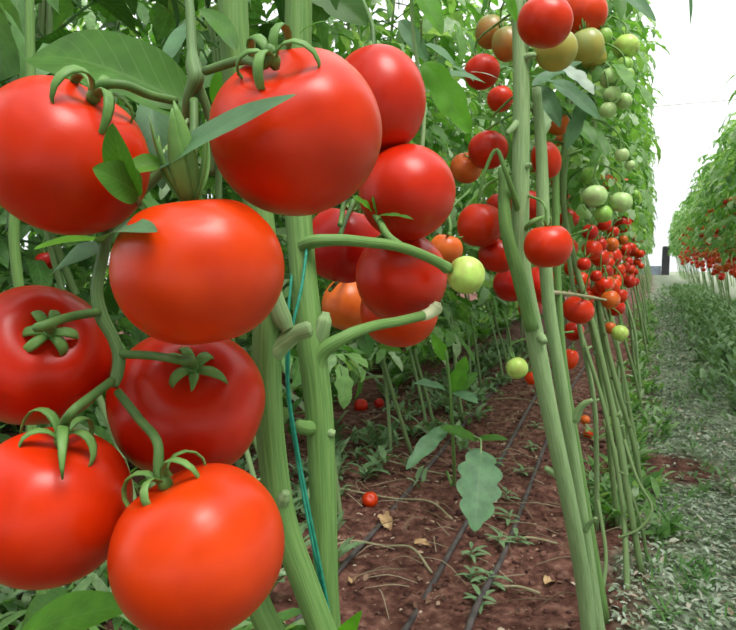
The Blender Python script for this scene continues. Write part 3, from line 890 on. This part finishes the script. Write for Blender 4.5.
mt(517, 368, 11, .024, LIME, B_, 'lime green tomato hanging low left of the twin stems', G3)
mt(532, 378, 7, .022, REDO, B_, 'small orange tomato low behind the tall stem, beside the lime green one', G3)
mt(620, 333, 8, .024, LIME, B_, 'yellow green tomato low among the thin stems at the path edge', G3)
mt(610, 328, 6, .020, ORNG, B_, 'small orange tomato touching the yellow green one at the path edge', G3)
G4 = 'green bunch of the fourth plant'
mt(578, 197, 7, .022, GRN, B_, 'green tomato, leftmost of the pale green bunch', G4)
mt(595, 196, 12, .034, PALEG, A_, 'biggest pale green tomato in the middle of the green bunch', G4)
mt(621, 202, 11, .033, PALEG, A_, 'pale green tomato, rightmost of the green bunch', G4)
mt(603, 214, 9, .030, GRN, B_, 'green tomato, lowest of the green bunch', G4)
G5 = 'green fruit high on the fourth plant'
mt(626, 47, 13, .034, LIME, A_, 'yellow green tomato high up near the white sky, biggest of the green ones there', G5)
mt(624, 66, 9, .028, GRN, B_, 'shaded green tomato just below the high yellow green one', G5)
mt(611, 78, 11, .032, PALEG, A_, 'pale green tomato right of the thin vertical stem, upper of the high trio', G5)
mt(627, 75, 7, .024, GRN, B_, 'small green tomato right of the upper of the high trio', G5)
mt(612, 95, 9, .031, PALEG, B_, 'pale green tomato, middle of the high trio by the thin stem', G5)
mt(624, 101, 8, .030, PALEG, B_, 'pale green tomato right of the middle of the high trio', G5)
mt(608, 110, 8, .031, PALEG, B_, 'pale green tomato, lowest of the high trio by the thin stem', G5)
mt(622, 155, 7, .028, PALEG, B_, 'whitish green tomato half way down between the two green groups', G5)
mt(630, 165, 5, .025, PALEG, B_, 'small whitish green tomato beside the half way one', G5)
LF = 'red tomato in the crowded far fruit of the near row beside the path'
GFR = 'far red fruit of the near row'
far = [(613, 182, 6, ORNG), (624, 184, 6, ORNG), (590, 232, 8, DEEP), (573, 268, 9, REDO), (592, 250, 10, RED2), (600, 245, 7, RED), (612, 257, 10, RED2), (584, 264, 7, RED), (618, 270, 7, REDO),
       (606, 272, 7, RED), (616, 281, 7, REDO), (622, 224, 9, RED), (629, 222, 6, REDO), (613, 232, 6, RED), (625, 250, 6, RED), (630, 248, 6, RED), (634, 252, 5, REDO), (628, 262, 5, RED), (623, 240, 5, ORNG),
       (636, 238, 4, ORNG), (637, 262, 4, REDO), (634, 272, 4, RED), (640, 254, 4, REDO), (630, 275, 4, REDO), (604, 224, 7, RED), (596, 276, 6, RED), (640, 240, 3, ORNG), (641, 266, 3, REDO)]
for px, py, rp, c in far:
    mt(px, py, rp, .034, c, B_, LF, GFR, cal=rp > 6)
for k in range(56):
    Y = 1.9 + 6 * rng.random() ** 1.6
    w_ = Vector((-.15 + rng.uniform(-.05, .06), Y, rng.choice([rng.uniform(.60, .86), rng.uniform(.66, .80), rng.uniform(.8, 1.15)])))
    v = w_ - CAM
    dd = v.dot(fwd)
    px, py = 368 + F * v.dot(rgt) / dd, 315 - F * v.dot(upv) / dd
    if px < 566: continue
    Rr = rng.uniform(.024, .034)
    a_ = C(rng.uniform(-.35, .35), 0.9, rng.uniform(-.4, .25))
    o = tomato(px, py, F * Rr / dd, dd, a_, rng.choice([RED, RED2, RED2, REDO, ORNG]) if w_.z < .88 else rng.choice([REDO, ORNG, PALEG, GRN]), LF if w_.z < .88 else 'half ripe tomato higher up among the leaves of the near row', B_, GFR if w_.z < .88 else 'half ripe fruit up in the near row', rng.uniform(0, 6))
    SEQ.append((o, a_, dd < 3.5, None, Rr))
for px, py, c in ((585, 420, ORNG), (588, 434, REDO), (592, 452, REDO), (596, 466, ORNG), (580, 444, ORNG)):
    mt(px, py, 5, .022, c, B_, 'orange tomato of the low trail of fruit seen between the lower stems', 'low trail of fruit between the lower stems', cal=False)
G0 = None
mt(173, 2, 12, .03, GRN, A_, 'green tomato at the top edge left of the hanging truss stalk', G0)
mt(2, 94, 9, .03, RED, A_, 'red tomato at the left edge above the big left one', G0)
mt(46, 261, 10, .03, DEEP, A_, 'deep red tomato behind the narrow yellowish leaf', G0)
mt(54, 22, 8, .03, REDO, B_, 'orange red tomato in the dark foliage of the inner row, top left corner', G0)
mt(6, 66, 8, .034, DEEP, B_, 'dark red tomato in the inner row foliage by the left edge', G0)
mt(46, 52, 5, .03, REDO, B_, 'small orange tomato below the one in the dark top left foliage', G0)

# space the fruit out along their lines of sight so that none cuts into another
for it in range(60):
    moved = False
    for i in range(len(SEQ)):
        for j in range(i + 1, len(SEQ)):
            a_, b_ = SEQ[i][0], SEQ[j][0]
            ra, rb = max(a_.scale), max(b_.scale)
            ca, cb = a_.location, b_.location
            gap = (ca - cb).length - (ra + rb) * 0.97
            if gap < 0:
                da, db = (ca - CAM).length, (cb - CAM).length
                o, cc, dd = (b_, cb, db) if db >= da else (a_, ca, da)
                s = 1 + (min(-gap, .02) + .002) / dd
                o.location = CAM + (cc - CAM) * s
                moved = True
    if not moved: break

bpy.context.view_layer.update()
for o, a_, cal, ped, Rr in SEQ:
    if not cal: continue
    c = o.matrix_world.translation
    R_ = o.scale[2]
    org = c + a_ * (R_ * .80)
    d = (c - CAM).dot(fwd)
    mb = MB()
    calyx_mesh(mb, org, a_, .0026, rng, 5, .022, .0045, (0.0, .6), (.6, 2.4))
    adopt(mb.build('calyx', M_CALYX), o)
    # stalk: up from the calyx and over towards the row's line of stems
    q1 = org + a_ * .02 + UP * .008
    tgt = Vector((-.13 + rng.uniform(-.02, .02), c.y + rng.uniform(-.02, .06), c.z + R_ + .07))
    if d < 1.35 and c.x > -.5: tgt = P(521 if c.x < -.16 else 541, 0, 1.12); tgt = Vector((P(522, 200, 1.12).x, P(522, 200, 1.12).y, c.z + R_ + .05))
    if c.x < -.5: tgt = c + Vector((.01, .05, .12))
    dv = tgt - q1
    if dv.length > .14: dv = dv * (.14 / dv.length)
    mb = MB()
    tube(mb, [(org - a_ * .003, .0026), (org + a_ * .008, .0024), (q1, .002), (q1 + dv * .5 + UP * .008, .0022), (q1 + dv, .0024)], seg=6, n=4)
    adopt(mb.build('pedicel', M_CALYX), o)

# leaves of the second plant
lp = leaf_px
lp((516, 22, 1.08), (496, -16, 1.05), .05, C(.3, .4, .8), M_LEAFY, plant2, lobes=1, droop=.4)
lp((532, 86, 1.2), (582, 62, 1.25), .045, C(0, .6, .8), M_LEAFB, plant2, lobes=2.5, droop=.4)
lp((560, 66, 1.2), (594, 95, 1.16), .060, C(.1, .7, .8), M_LEAFP, plant2, lobes=3, lobe_d=.3, droop=.4, label='pale leaf catching the light under the olive tomatoes')
lp((540, 86, 1.24), (560, 128, 1.2), .055, C(-.1, .4, .9), M_LEAFB, plant2, lobes=2, droop=.4)
lp((552, 80, 1.3), (600, 120, 1.28), .062, C(0, .4, .9), M_LEAFB, plant2, lobes=2, droop=.4)
lp((585, 100, 1.3), (566, 150, 1.3), .05, C(0, .4, .9), M_LEAFB, plant2, lobes=2, droop=.4)
lp((572, 120, 1.42), (596, 146, 1.38), .065, C(.1, .4, .9), M_LEAFG, plant2, lobes=2, droop=.5)
lp((590, 128, 1.45), (606, 158, 1.4), .06, C(.1, .4, .9), M_LEAFG, plant2, lobes=2, droop=.5)
lp((596, -30, 1.1), (656, 22, 1.06), .050, C(-.3, .6, .8), M_LEAFB, plant2, lobes=1.5, lobe_d=.15, droop=.3, label='dark blue-green leaf against the white sky at the top edge')
lp((612, -30, 1.2), (620, 24, 1.16), .05, C(.3, .4, .8), M_LEAFG, plant2, lobes=2, droop=.3)
lp((688, -20, 1.2), (690, 26, 1.2), .020, C(.5, .2, .8), M_LEAFB, plant2, lobes=1, droop=.2)
lp((470, 72, 1.06), (500, 80, 1.05), .012, C(0, .9, .4), M_LEAFP, plant2, droop=.5)
lp((452, 66, 1.0), (474, 82, 1.0), .022, C(0, .8, .5), M_LEAFB, plant2, droop=.5)
lp((515, 72, 1.06), (498, 66, 1.06), .020, C(0, .8, .5), M_LEAFB, plant2, droop=.5)
lp((520, 190, 1.2), (500, 120, 1.22), .03, C(0, .4, .9), M_LEAFG, plant2, droop=.3)
lp((508, 125, 1.15), (470, 118, 1.15), .04, C(0, .8, .5), M_LEAFG, plant2, lobes=2, droop=.3)
lp((530, 76, 1.17), (570, 92, 1.17), .04, C(0, .8, .5), M_LEAFB, plant2, lobes=2, droop=.3)

# the shoot with big notched leaves over the soil strip
shoot = empty('tomato_shoot', G(452, 500))
tag(shoot, 'young side shoot with large notched leaves hanging over the soil strip', 'shoot')
px_tube('stem', M_STEM, [(gpt(446, 470), .005), (452, 420, 1.42, .004), (450, 390, 1.40, .0035), (446, 350, 1.38, .003)], shoot, seg=8)
lp((481, 450, 1.18), (474, 532, 1.08), .125, C(0, .45, .9), M_LEAFB, shoot, lobes=4.3, lobe_d=.32, droop=.35, fold=.15, petiole=[(452, 424, 1.42), (474, 436, 1.30)], label='large notched leaf hanging tip down', stem_r=.002)
lp((446, 428, 1.30), (406, 470, 1.22), .055, C(-.1, .6, .8), M_LEAFB, shoot, lobes=2.5, lobe_d=.25, droop=.6)
lp((476, 440, 1.28), (440, 428, 1.26), .06, C(0, .9, .5), M_LEAFG, shoot, lobes=3, droop=.3)
lp((476, 440, 1.28), (508, 440, 1.25), .035, C(0, .9, .5), M_LEAFG, shoot, lobes=2, droop=.5)
lp((454, 392, 1.42), (478, 404, 1.36), .055, C(0, .9, .5), M_LEAFB, shoot, lobes=2, droop=.5)
lp((446, 390, 1.40), (414, 384, 1.36), .055, C(0, .9, .5), M_LEAFB, shoot, lobes=2, droop=.5)
lp((452, 395, 1.42), (466, 356, 1.42), .06, C(.2, .5, .8), M_LEAFY, shoot, lobes=3, droop=.2)
lp((452, 395, 1.42), (478, 372, 1.42), .05, C(-.2, .5, .8), M_LEAFG, shoot, lobes=3, droop=.3)
lp((446, 360, 1.40), (432, 335, 1.40), .045, C(-.2, .5, .8), M_LEAFY, shoot, lobes=3, droop=.3)

# ------------------------------------------------------------------ generic row plants
def foliage(seed, m, n, z0, z1, L0, L1, slim=None, pairs=3, ln=6, top=0.0):
    r = random.Random(seed)
    mb = MB()
    az = r.random() * 6
    for i in range(n):
        t = (i + r.random() * .6) / n
        z = z0 + (z1 - z0) * t
        az += 2.4 + r.uniform(-.4, .4)
        L = r.uniform(L0, L1)
        if slim is not None:
            cx = math.cos(az)
            if cx > 0: L *= 1 - slim * cx
        compound_leaf(mb, (r.uniform(-.02, .02), r.uniform(-.03, .03), z), az, L, r, pairs, r.uniform(.1, .8), ln)
    return mb.mesh('foliage', m)


def stem_mesh(seed, lean, z1=2.1, r0=.009, m=M_STEMROW, off=(0, 0)):
    r = random.Random(seed)
    mb = MB()
    ph = r.random() * 6
    tube(mb, [(Vector((off[0] * max(0, 1 - z / .95) + .014 * math.sin(z * 6 + ph) + r.uniform(-.006, .006), off[1] * max(0, 1 - z / .95) + .022 * math.cos(z * 5 + ph), z - .01)), r0 * (1 - .35 * z / z1)) for z in (0, .2, .4, .6, .8, .95, 1.2, 1.6, z1)], seg=7, n=4)
    for z in (.25, .4, .55, .72):
        th = r.random() * 6.28
        d = Vector((math.cos(th), math.sin(th), .5))
        p = Vector((off[0] * max(0, 1 - z / .95) + .014 * math.sin(z * 6 + ph), off[1] * max(0, 1 - z / .95) + .022 * math.cos(z * 5 + ph), z - .01))
        tube(mb, [(p, .005), (p + d * .02, .0035)], seg=5, n=2)
    return mb.mesh('stem', m)


FN = [foliage(100 + k, M_FOL, 62, .90, 2.1, .17, .30, .30, 3, 7) for k in range(3)]           # near row
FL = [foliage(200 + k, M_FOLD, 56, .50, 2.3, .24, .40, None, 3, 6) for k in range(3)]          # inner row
FB = [foliage(500 + k, M_FOL, 64, .36, 2.3, .22, .38, None, 3, 6) for k in range(3)]
FT = [foliage(400 + k, M_FOL, 80, .08, 2.3, .26, .42, None, 3, 6) for k in range(2)]         # far left row, leafy to the ground
FR = [foliage(300 + k, M_FOL, 60, .84, 2.05, .20, .36, None, 3, 6) for k in range(3)]          # row across the path
SN = [stem_mesh(k, 0, r0=.0085, off=(.16 + .03 * (k % 3), .16 - .14 * (k % 3))) for k in range(6)]
SP = [stem_mesh(20 + k, 0, r0=.0075, m=M_STEMPALE, off=(.10 + .05 * k, .12 - .12 * k)) for k in range(3)]


def row_plant(x, y, fm, stems, label, group, rot=0.0, sc=1.0):
    o = empty('tomato_plant', (x, y, 0))
    tag(o, label, 'plant', group)
    for s in stems:
        link('stem', s, o, (0, 0, 0))
    f = link('foliage', fm, o, (0, 0, 0))
    f.rotation_euler = (0, 0, rot)
    f.scale = (1, 1, sc)
    return o


r3 = random.Random(5)
# near row, beyond the second plant
yy = 1.78
k = 0
while yy < 27:
    x = -.215 + r3.uniform(-.015, .015)
    lab = 'staked tomato plant in the near row running along the left edge of the path'
    if k == 0: lab = 'third plant of the near row, several thin stems fanning out at the path edge'
    if k == 1: lab = 'fourth plant of the near row, carrying the pale green bunch'
    pl_ = row_plant(x, yy, FN[k % 3], [SN[k % 6], SP[k % 3], SN[(k + 2) % 6]] if k < 3 else [(SN[k % 6], SP[k % 3])[k % 2]], lab, 'plants of the near row' if k > 1 else None, r3.uniform(-.5, .5), r3.uniform(.95, 1.04))
    if k == 0:
        for tw in ([(624, 440, 1.75, .005), (640, 485, 1.66, .0045), (652, 508, 1.62, .004), (640, 528, 1.6, .0035), (618, 538, 1.6, .003)],
                   [(604, 420, 1.8, .005), (626, 480, 1.7, .005), (640, 520, 1.66, .0045), (gpt(648, 560), .005)],
                   [(598, 500, 1.62, .005), (606, 560, 1.55, .005), (gpt(600, 600), .006)],
                   [(580, 330, 1.75, .006), (602, 400, 1.72, .006), (622, 500, 1.66, .0065), (gpt(628, 596), .008)]):
            px_tube('side_shoot', M_STEMROW, tw, pl_, seg=7)
    k += 1
    yy += .42 if yy < 8 else .6
# inner rows to the left
for rowx, y0, y1, lab, grp in ((-1.02, .42, 11, 'tomato plant of the inner row beyond the soil strip, seen between the front stems', 'plants of the inner row'),
                               (-1.95, .9, 7, 'tomato plant deeper in the greenhouse, second row beyond the soil strip', 'plants of the second inner row'),
                               (-3.5, 1.2, 7, 'tomato plant in the dim fourth row on the far left', 'plants of the fourth inner row'),
                               (-2.75, 1.2, 7, 'tomato plant in the dim third row on the far left', 'plants of the third inner row')):
    yy = y0
    while yy < y1:
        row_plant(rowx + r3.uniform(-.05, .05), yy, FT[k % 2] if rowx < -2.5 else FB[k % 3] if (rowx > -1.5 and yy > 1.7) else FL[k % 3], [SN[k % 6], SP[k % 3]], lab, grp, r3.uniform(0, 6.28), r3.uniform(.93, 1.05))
        k += 1
        yy += .44 if rowx > -1.5 else .55
# the rows carry on past the viewer
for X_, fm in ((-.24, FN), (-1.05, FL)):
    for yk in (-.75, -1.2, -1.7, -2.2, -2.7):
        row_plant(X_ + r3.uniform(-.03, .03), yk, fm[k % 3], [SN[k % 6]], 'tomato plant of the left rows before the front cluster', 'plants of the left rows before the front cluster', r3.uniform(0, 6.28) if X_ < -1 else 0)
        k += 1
# row across the path
yy = -2.6
while yy < 28:
    row_plant(.82 + r3.uniform(-.04, .04), yy, FR[k % 3], [SN[k % 6], SP[k % 3]], 'tomato plant in the row across the path', 'plants of the row across the path', r3.uniform(0, 6.28), r3.uniform(.93, 1.05))
    k += 1
    yy += .42 if yy < 12 else .6
yy = 6
while yy < 22:
    row_plant(1.7 + r3.uniform(-.04, .04), yy, FR[k % 3], [SN[k % 6]], 'tomato plant of the back row behind the row across the path', 'plants behind the row across the path', r3.uniform(0, 6.28), r3.uniform(.95, 1.08))
    k += 1
    yy += .6

# fruit of the row across the path
LAB_R = 'small ripe tomato in the band of fruit on the row across the path'
spots = []
for n in range(270):
    y = 5.0 + 13 * r3.random() ** 1.5
    z = r3.gauss(.78, .09) if r3.random() < .66 else r3.uniform(.85, 1.35)
    spots.append((y, .82 - r3.uniform(.08, .26), max(z, .5)))
spots.sort()
far_mb = MB()
for n, (y, x, z) in enumerate(spots):
    rr = r3.uniform(.028, .037)
    rot = Matrix.Rotation(r3.uniform(-.5, .5), 4, 'X') @ Matrix.Rotation(r3.uniform(-.5, .5), 4, 'Y')
    c = r3.choice([REDO, ORNG, ORNG, RED2, (.6, .22, .04)]) if z > .84 else r3.choice([RED2, REDO, REDO, ORNG, ORNG])
    if n < 125:                       # the nearest ones, each on its own
        o = link('tomato', TOMS[n % 2] if y < 8 else TOMX[0])
        o.matrix_world = Matrix.Translation((x, y, z)) @ rot @ Matrix.Scale(rr, 4)
        o.color = (*c, 1)
        tag(o, LAB_R, 'tomato', 'fruit of the row across the path')
    else:                             # the mass of specks further down the row
        mw = Matrix.Translation((x, y, z)) @ rot @ Matrix.Scale(rr, 4)
        far_mb.add([mw @ v.co for v in TOMX[0].vertices], [tuple(p.vertices) for p in TOMX[0].polygons])
o = far_mb.build('distant_fruit', M_TOM)
o.color = (*REDO, 1)
tag(o, 'mass of tiny red fruit far down the row across the path', 'tomato', kind='stuff')

# ------------------------------------------------------------------ on the ground
for i, (pts, lab) in enumerate((([(330, 588), (380, 525), (440, 455), (500, 385), (540, 345)], 'black drip pipe on the soil, leftmost of three, beside the fallen orange tomato'),
                                ([(380, 668), (405, 630), (450, 555), (500, 465), (535, 400), (560, 360)], 'black drip pipe on the soil, middle of three, passing under the hanging notched leaf'),
                                ([(462, 655), (472, 628), (500, 565), (525, 500), (548, 440), (566, 400)], 'black drip pipe on the soil, nearest the twin stems, lined by small weeds'))):
    pp = []
    g0, g1 = G(*pts[0]), G(*pts[1])
    pp.append((Vector((g0.x - (g1.x - g0.x), g0.y - (g1.y - g0.y), .012)), .0075))
    for q in pts:
        g = G(*q); pp.append((Vector((g.x, g.y, gz(g.x, g.y) + .009)), .0075))
    g = pp[-1][0]
    for yk in (g.y + 2, g.y + 5, 16):
        pp.append((Vector((g.x + (.0), yk, gz(g.x, yk) + .008)), .0075))
    mb = MB(); tube(mb, pp, seg=9, n=10)
    tag(mb.build('drip_pipe', M_PIPE), lab, 'pipe')


def on_ground(px, py, h=0.0):
    g = G(px, py)
    return Vector((g.x, g.y, gz(g.x, g.y) + h))


for px, py, rp, c, lab in ((370, 507, 8, REDO, 'small orange tomato fallen on the soil beside the leftmost drip pipe'), (361, 411, 7, RED, 'small red tomato lying on the soil by the inner row, left of a pair'), (379, 408, 5, DEEP, 'small dark red tomato lying on the soil by the inner row, right of a pair')):
    o = link('tomato', TOMS[0])
    g = on_ground(px, py)
    rr = rp / F * (g - CAM).dot(fwd)
    o.location = g + Vector((0, 0, rr * .8)); o.scale = (rr, rr, rr); o.rotation_euler = (.8, .5, 0); o.color = (*c, 1)
    tag(o, lab, 'tomato')
for px, py, L, W, az, lab in ((382, 520, .075, .06, -.9, 'pale brown dry curled leaf on the soil beside the leftmost drip pipe'), (414, 548, .05, .035, .4, 'small ochre dry leaf on the bare soil between the pipes'), (545, 588, .05, .04, 1.2, 'pinkish tan dry leaf on the soil left of the twin stems'), (352, 590, .04, .03, 2, 'small yellow dry leaf by the foot of the thick stem'), (300, 622, .07, .05, .3, 'tan dry leaf at the bottom edge beside the thick stem')):
    g = on_ground(px, py, .012)
    mb = MB()
    leaflet(mb, g, Vector((math.cos(az), math.sin(az), .12)), Vector((0, -.4, 1)), L, W, n=14, m=3, droop=.9, fold=.7, lobes=2, lobe_d=.25, ripple=.06, rng=r3)
    tag(mb.build('dry_leaf', M_DRY), lab, 'dry leaf')
for pts, lab in (([(322, 552), (350, 548), (385, 549), (410, 556), (432, 573)], 'long pale twig on the soil reaching from the thick stem towards the middle pipe'),
                 ([(325, 490), (352, 498), (395, 500), (430, 508), (452, 522)], 'bent pale twig lying across the leftmost drip pipe'),
                 ([(350, 455), (385, 465), (420, 472), (452, 482)], 'pale twig behind the hanging notched leaf'),
                 ([(497, 590), (520, 595), (540, 598)], 'short pale twig left of the twin stems'),
                 ([(500, 545), (530, 546), (558, 546)], 'thin brown twig between the last pipe and the twin stems'),
                 ([(490, 400), (520, 402), (548, 410)], 'pale twig crossing the pipes far back')):
    mb = MB(); tube(mb, [(on_ground(*q, h=.008 + .012 * (i % 2)), .0032) for i, q in enumerate(pts)], seg=6, n=6)
    tag(mb.build('twig', M_TWIG), lab, 'twig')

# chips of dry leaf and clods on the bare soil
mb = MB()
for i in range(6500):
    y = .7 + 4.5 * r3.random() ** 1.4
    x = r3.uniform(-1.5, .02)
    L = .004 + .022 * r3.random() ** 2
    th = r3.uniform(0, 6.28)
    leaflet(mb, (x, y, gz(x, y) + r3.uniform(.002, .010)), Vector((math.cos(th), math.sin(th), r3.uniform(-.2, .5))), Vector((r3.uniform(-.6, .6), r3.uniform(-.6, .6), 1)), L, L * r3.uniform(.3, .9), n=3, m=1, droop=r3.uniform(-.5, 1), fold=.5, rng=r3)
tag(mb.build('dry_litter', island_mat('dry_litter_chips', [(0, (.07, .035, .025)), (.4, (.17, .085, .06)), (.75, (.30, .19, .13)), (.93, (.48, .35, .26)), (1, (.6, .5, .4))])), 'dry leaf chips scattered over the soil strip', 'litter', kind='stuff')
mb = MB()
ico = [(0, 0, 1), (.89, 0, .45), (.28, .85, .45), (-.72, .53, .45), (-.72, -.53, .45), (.28, -.85, .45), (.72, .53, -.3), (-.28, .85, -.3), (-.89, 0, -.3), (-.28, -.85, -.3), (.72, -.53, -.3)]
icf = [(0, 1, 2), (0, 2, 3), (0, 3, 4), (0, 4, 5), (0, 5, 1), (1, 6, 2), (2, 7, 3), (3, 8, 4), (4, 9, 5), (5, 10, 1), (6, 7, 2), (7, 8, 3), (8, 9, 4), (9, 10, 5), (10, 6, 1)]
for i in range(3600):
    y = .7 + 4 * r3.random() ** 1.5
    x = r3.uniform(-1.4, .0)
    s = .004 + .013 * r3.random() ** 3
    z = gz(x, y)
    mb.add([(x + a * s * r3.uniform(.7, 1.2), y + b * s * r3.uniform(.7, 1.2), z + (c + .1) * s * .7) for a, b, c in ico], icf)
tag(mb.build('soil_clods', island_mat('soil_clods', [(0, (.05, .02, .016)), (.6, (.12, .052, .04)), (1, (.2, .1, .075))])), 'crumbly reddish clods over the soil strip', 'soil', kind='stuff')
# straw and dry stalks on the soil of the bed
mb = MB()
for i in range(420):
    y = 1.3 + 3.2 * r3.random()
    x = r3.uniform(-1.3, .0)
    th = r3.uniform(0, 6.28)
    L = r3.uniform(.05, .18)
    p0 = Vector((x, y, gz(x, y) + .006)); d_ = Vector((math.cos(th), math.sin(th), 0)) * L
    m_ = p0 + d_ * .5 + Vector((r3.uniform(-.02, .02), r3.uniform(-.02, .02), .012)); e_ = p0 + d_
    tube(mb, [(p0, .0012), (m_, .0013), (Vector((e_.x, e_.y, gz(e_.x, e_.y) + .005)), .0008)], seg=4, n=3)
tag(mb.build('straw', island_mat('dry_straw', [(0, (.12, .08, .05)), (.5, (.28, .22, .14)), (1, (.46, .40, .28))])), 'dry straw and stalks strewn over the soil strip', 'straw', kind='stuff')
# trodden clippings on the path
mb = MB()
for i in range(46000):
    y = 1.0 + 13 * r3.random() ** 1.7
    x = r3.gauss(.27, .25)
    if x < -.06 + .05 * noise.noise(Vector((x, y * 2, 5))) or x > .95: continue
    if noise.noise(Vector((x * 2.2, y * 1.6, 3.7))) < -.22 and r3.random() < .8: continue
    L = r3.uniform(.007, .025) * (1 + .10 * y)
    if ((x - PATCH.x) / .2) ** 2 + ((y - PATCH.y) / .18) ** 2 < 1 + .6 * noise.noise(Vector((x * 9, y * 9, 1))) and r3.random() < .85: continue
    th = r3.uniform(0, 6.28)
    leaflet(mb, (x, y, gz(x, y) + r3.uniform(.002, .014)), Vector((math.cos(th), math.sin(th), r3.uniform(-.3, .5))), Vector((r3.uniform(-.6, .6), r3.uniform(-.6, .6), 1)), L, L * r3.uniform(.3, .7), n=3, m=1, droop=r3.uniform(-.5, 1.2), fold=.5, rng=r3)
tag(mb.build('leaf_litter', island_mat('grey_green_clippings', [(0, (.10, .16, .07)), (.25, (.24, .32, .20)), (.55, (.40, .48, .36)), (.82, (.55, .62, .52)), (.93, (.42, .31, .22)), (1, (.7, .7, .62))])), 'grey-green trodden leaf clippings covering the path', 'litter', kind='stuff')


KEEP = [G(370, 507), G(388, 524), G(361, 411), G(379, 408)]      # fallen fruit and leaf stay clear of weeds


def weeds(name, spots, label, m, h=(.03, .09), nb=7, blade=False, hi=.04):
    mb = MB()
    for x, y, sc in spots:
        if any(math.hypot(x - k_.x, y - k_.y) < .10 or math.hypot(x - k_.x * .94, y - k_.y * .94) < .10 for k_ in KEEP): continue
        for b in range(nb):
            th = r3.uniform(0, 6.28)
            L = r3.uniform(*h) * sc
            d = Vector((math.cos(th) * .7, math.sin(th) * .7, r3.uniform(.3, 1.4)))
            leaflet(mb, (x + r3.uniform(-.02, .02), y + r3.uniform(-.02, .02), gz(x, y) + (0 if blade else r3.uniform(0, hi) * sc)), d, Vector((d.x * -1, d.y * -1, 1)), L, L * (.12 if blade else r3.uniform(.35, .55)), n=4, m=1, droop=r3.uniform(.3, 1.2), fold=.3, lobes=0 if blade else 2, rng=r3)
    return tag(mb.build(name, m), label, 'weeds', kind='stuff')


# sprigs along the last pipe, each a plant of its own
for i, (px, py) in enumerate(((478, 608), (488, 586), (470, 580), (498, 548), (508, 524), (505, 500), (522, 476), (530, 452), (470, 560), (535, 430), (515, 545), (492, 470))):
    g = on_ground(px, py)
    o = empty('weed_sprig', g)
    tag(o, 'small grey-green weed sprig growing along the drip pipe nearest the twin stems', 'weed', 'weed sprigs along the drip pipe')
    mb = MB(); tube(mb, [(g, .0016), (g + Vector((.004, .003, .03)), .001)], seg=5, n=2)
    mb.build('stem', M_WEED, o)
    for b in range(7):
        th = b * 2.4 + r3.random()
        mb = MB()
        leaflet(mb, g + Vector((.003, .002, .006 + .004 * b)), Vector((math.cos(th), math.sin(th), .35)), Vector((0, 0, 1)), r3.uniform(.035, .065), r3.uniform(.012, .022), n=6, m=1, droop=.7, fold=.3, rng=r3)
        mb.build('leaf', M_WEED, o)
weeds('weeds', [(-1.02 + r3.gauss(0, .16), .5 + 5 * r3.random(), r3.uniform(.7, 1.5)) for _ in range(320)], 'low weeds growing at the foot of the inner row', M_WEED, (.03, .08), 8)
weeds('weeds', [(-1.35 - 1.9 * r3.random(), .8 + 8 * r3.random(), r3.uniform(1.2, 2.8)) for _ in range(700)], 'green weeds between the inner rows on the left', M_FOL, (.04, .10), 8)
weeds('weeds', [(-.45 - 1.3 * r3.random(), .25 + .8 * r3.random(), r3.uniform(.8, 1.9)) for _ in range(260)], 'green weeds on the ground under the front cluster', M_FOL, (.03, .08), 8)
weeds('grass', [(.02 + .17 * r3.random(), 1.35 + 1.0 * r3.random(), r3.uniform(.7, 1.1)) for _ in range(45)] + [(.30 + .2 * r3.random(), 1.55 + .5 * r3.random(), .8) for _ in range(30)], 'bright green grass tufts growing through the path litter', leaf_mat('grass_blade', [(0, (.08, .24, .05)), (1, (.16, .34, .10))], .3, .5, 0), (.03, .07), 9, True)
weeds('weeds', [(.74 + r3.gauss(0, .17), 3.6 + 13 * r3.random() ** 1.4, r3.uniform(.7, 2.0)) for _ in range(3600)] + [(r3.uniform(.05, .6), 2.2 + 9 * r3.random(), r3.uniform(.5, 1.0)) for _ in range(330)], 'tangled weeds at the foot of the row across the path', M_WEED, (.025, .065), 8, False, .06)
weeds('weeds', [(-.06 + r3.gauss(0, .06), 1.9 + 9 * r3.random() ** 1.4, r3.uniform(.6, 1.5)) for _ in range(330)], 'small weeds around the feet of the near row beside the path', M_FOL, (.03, .08), 7)
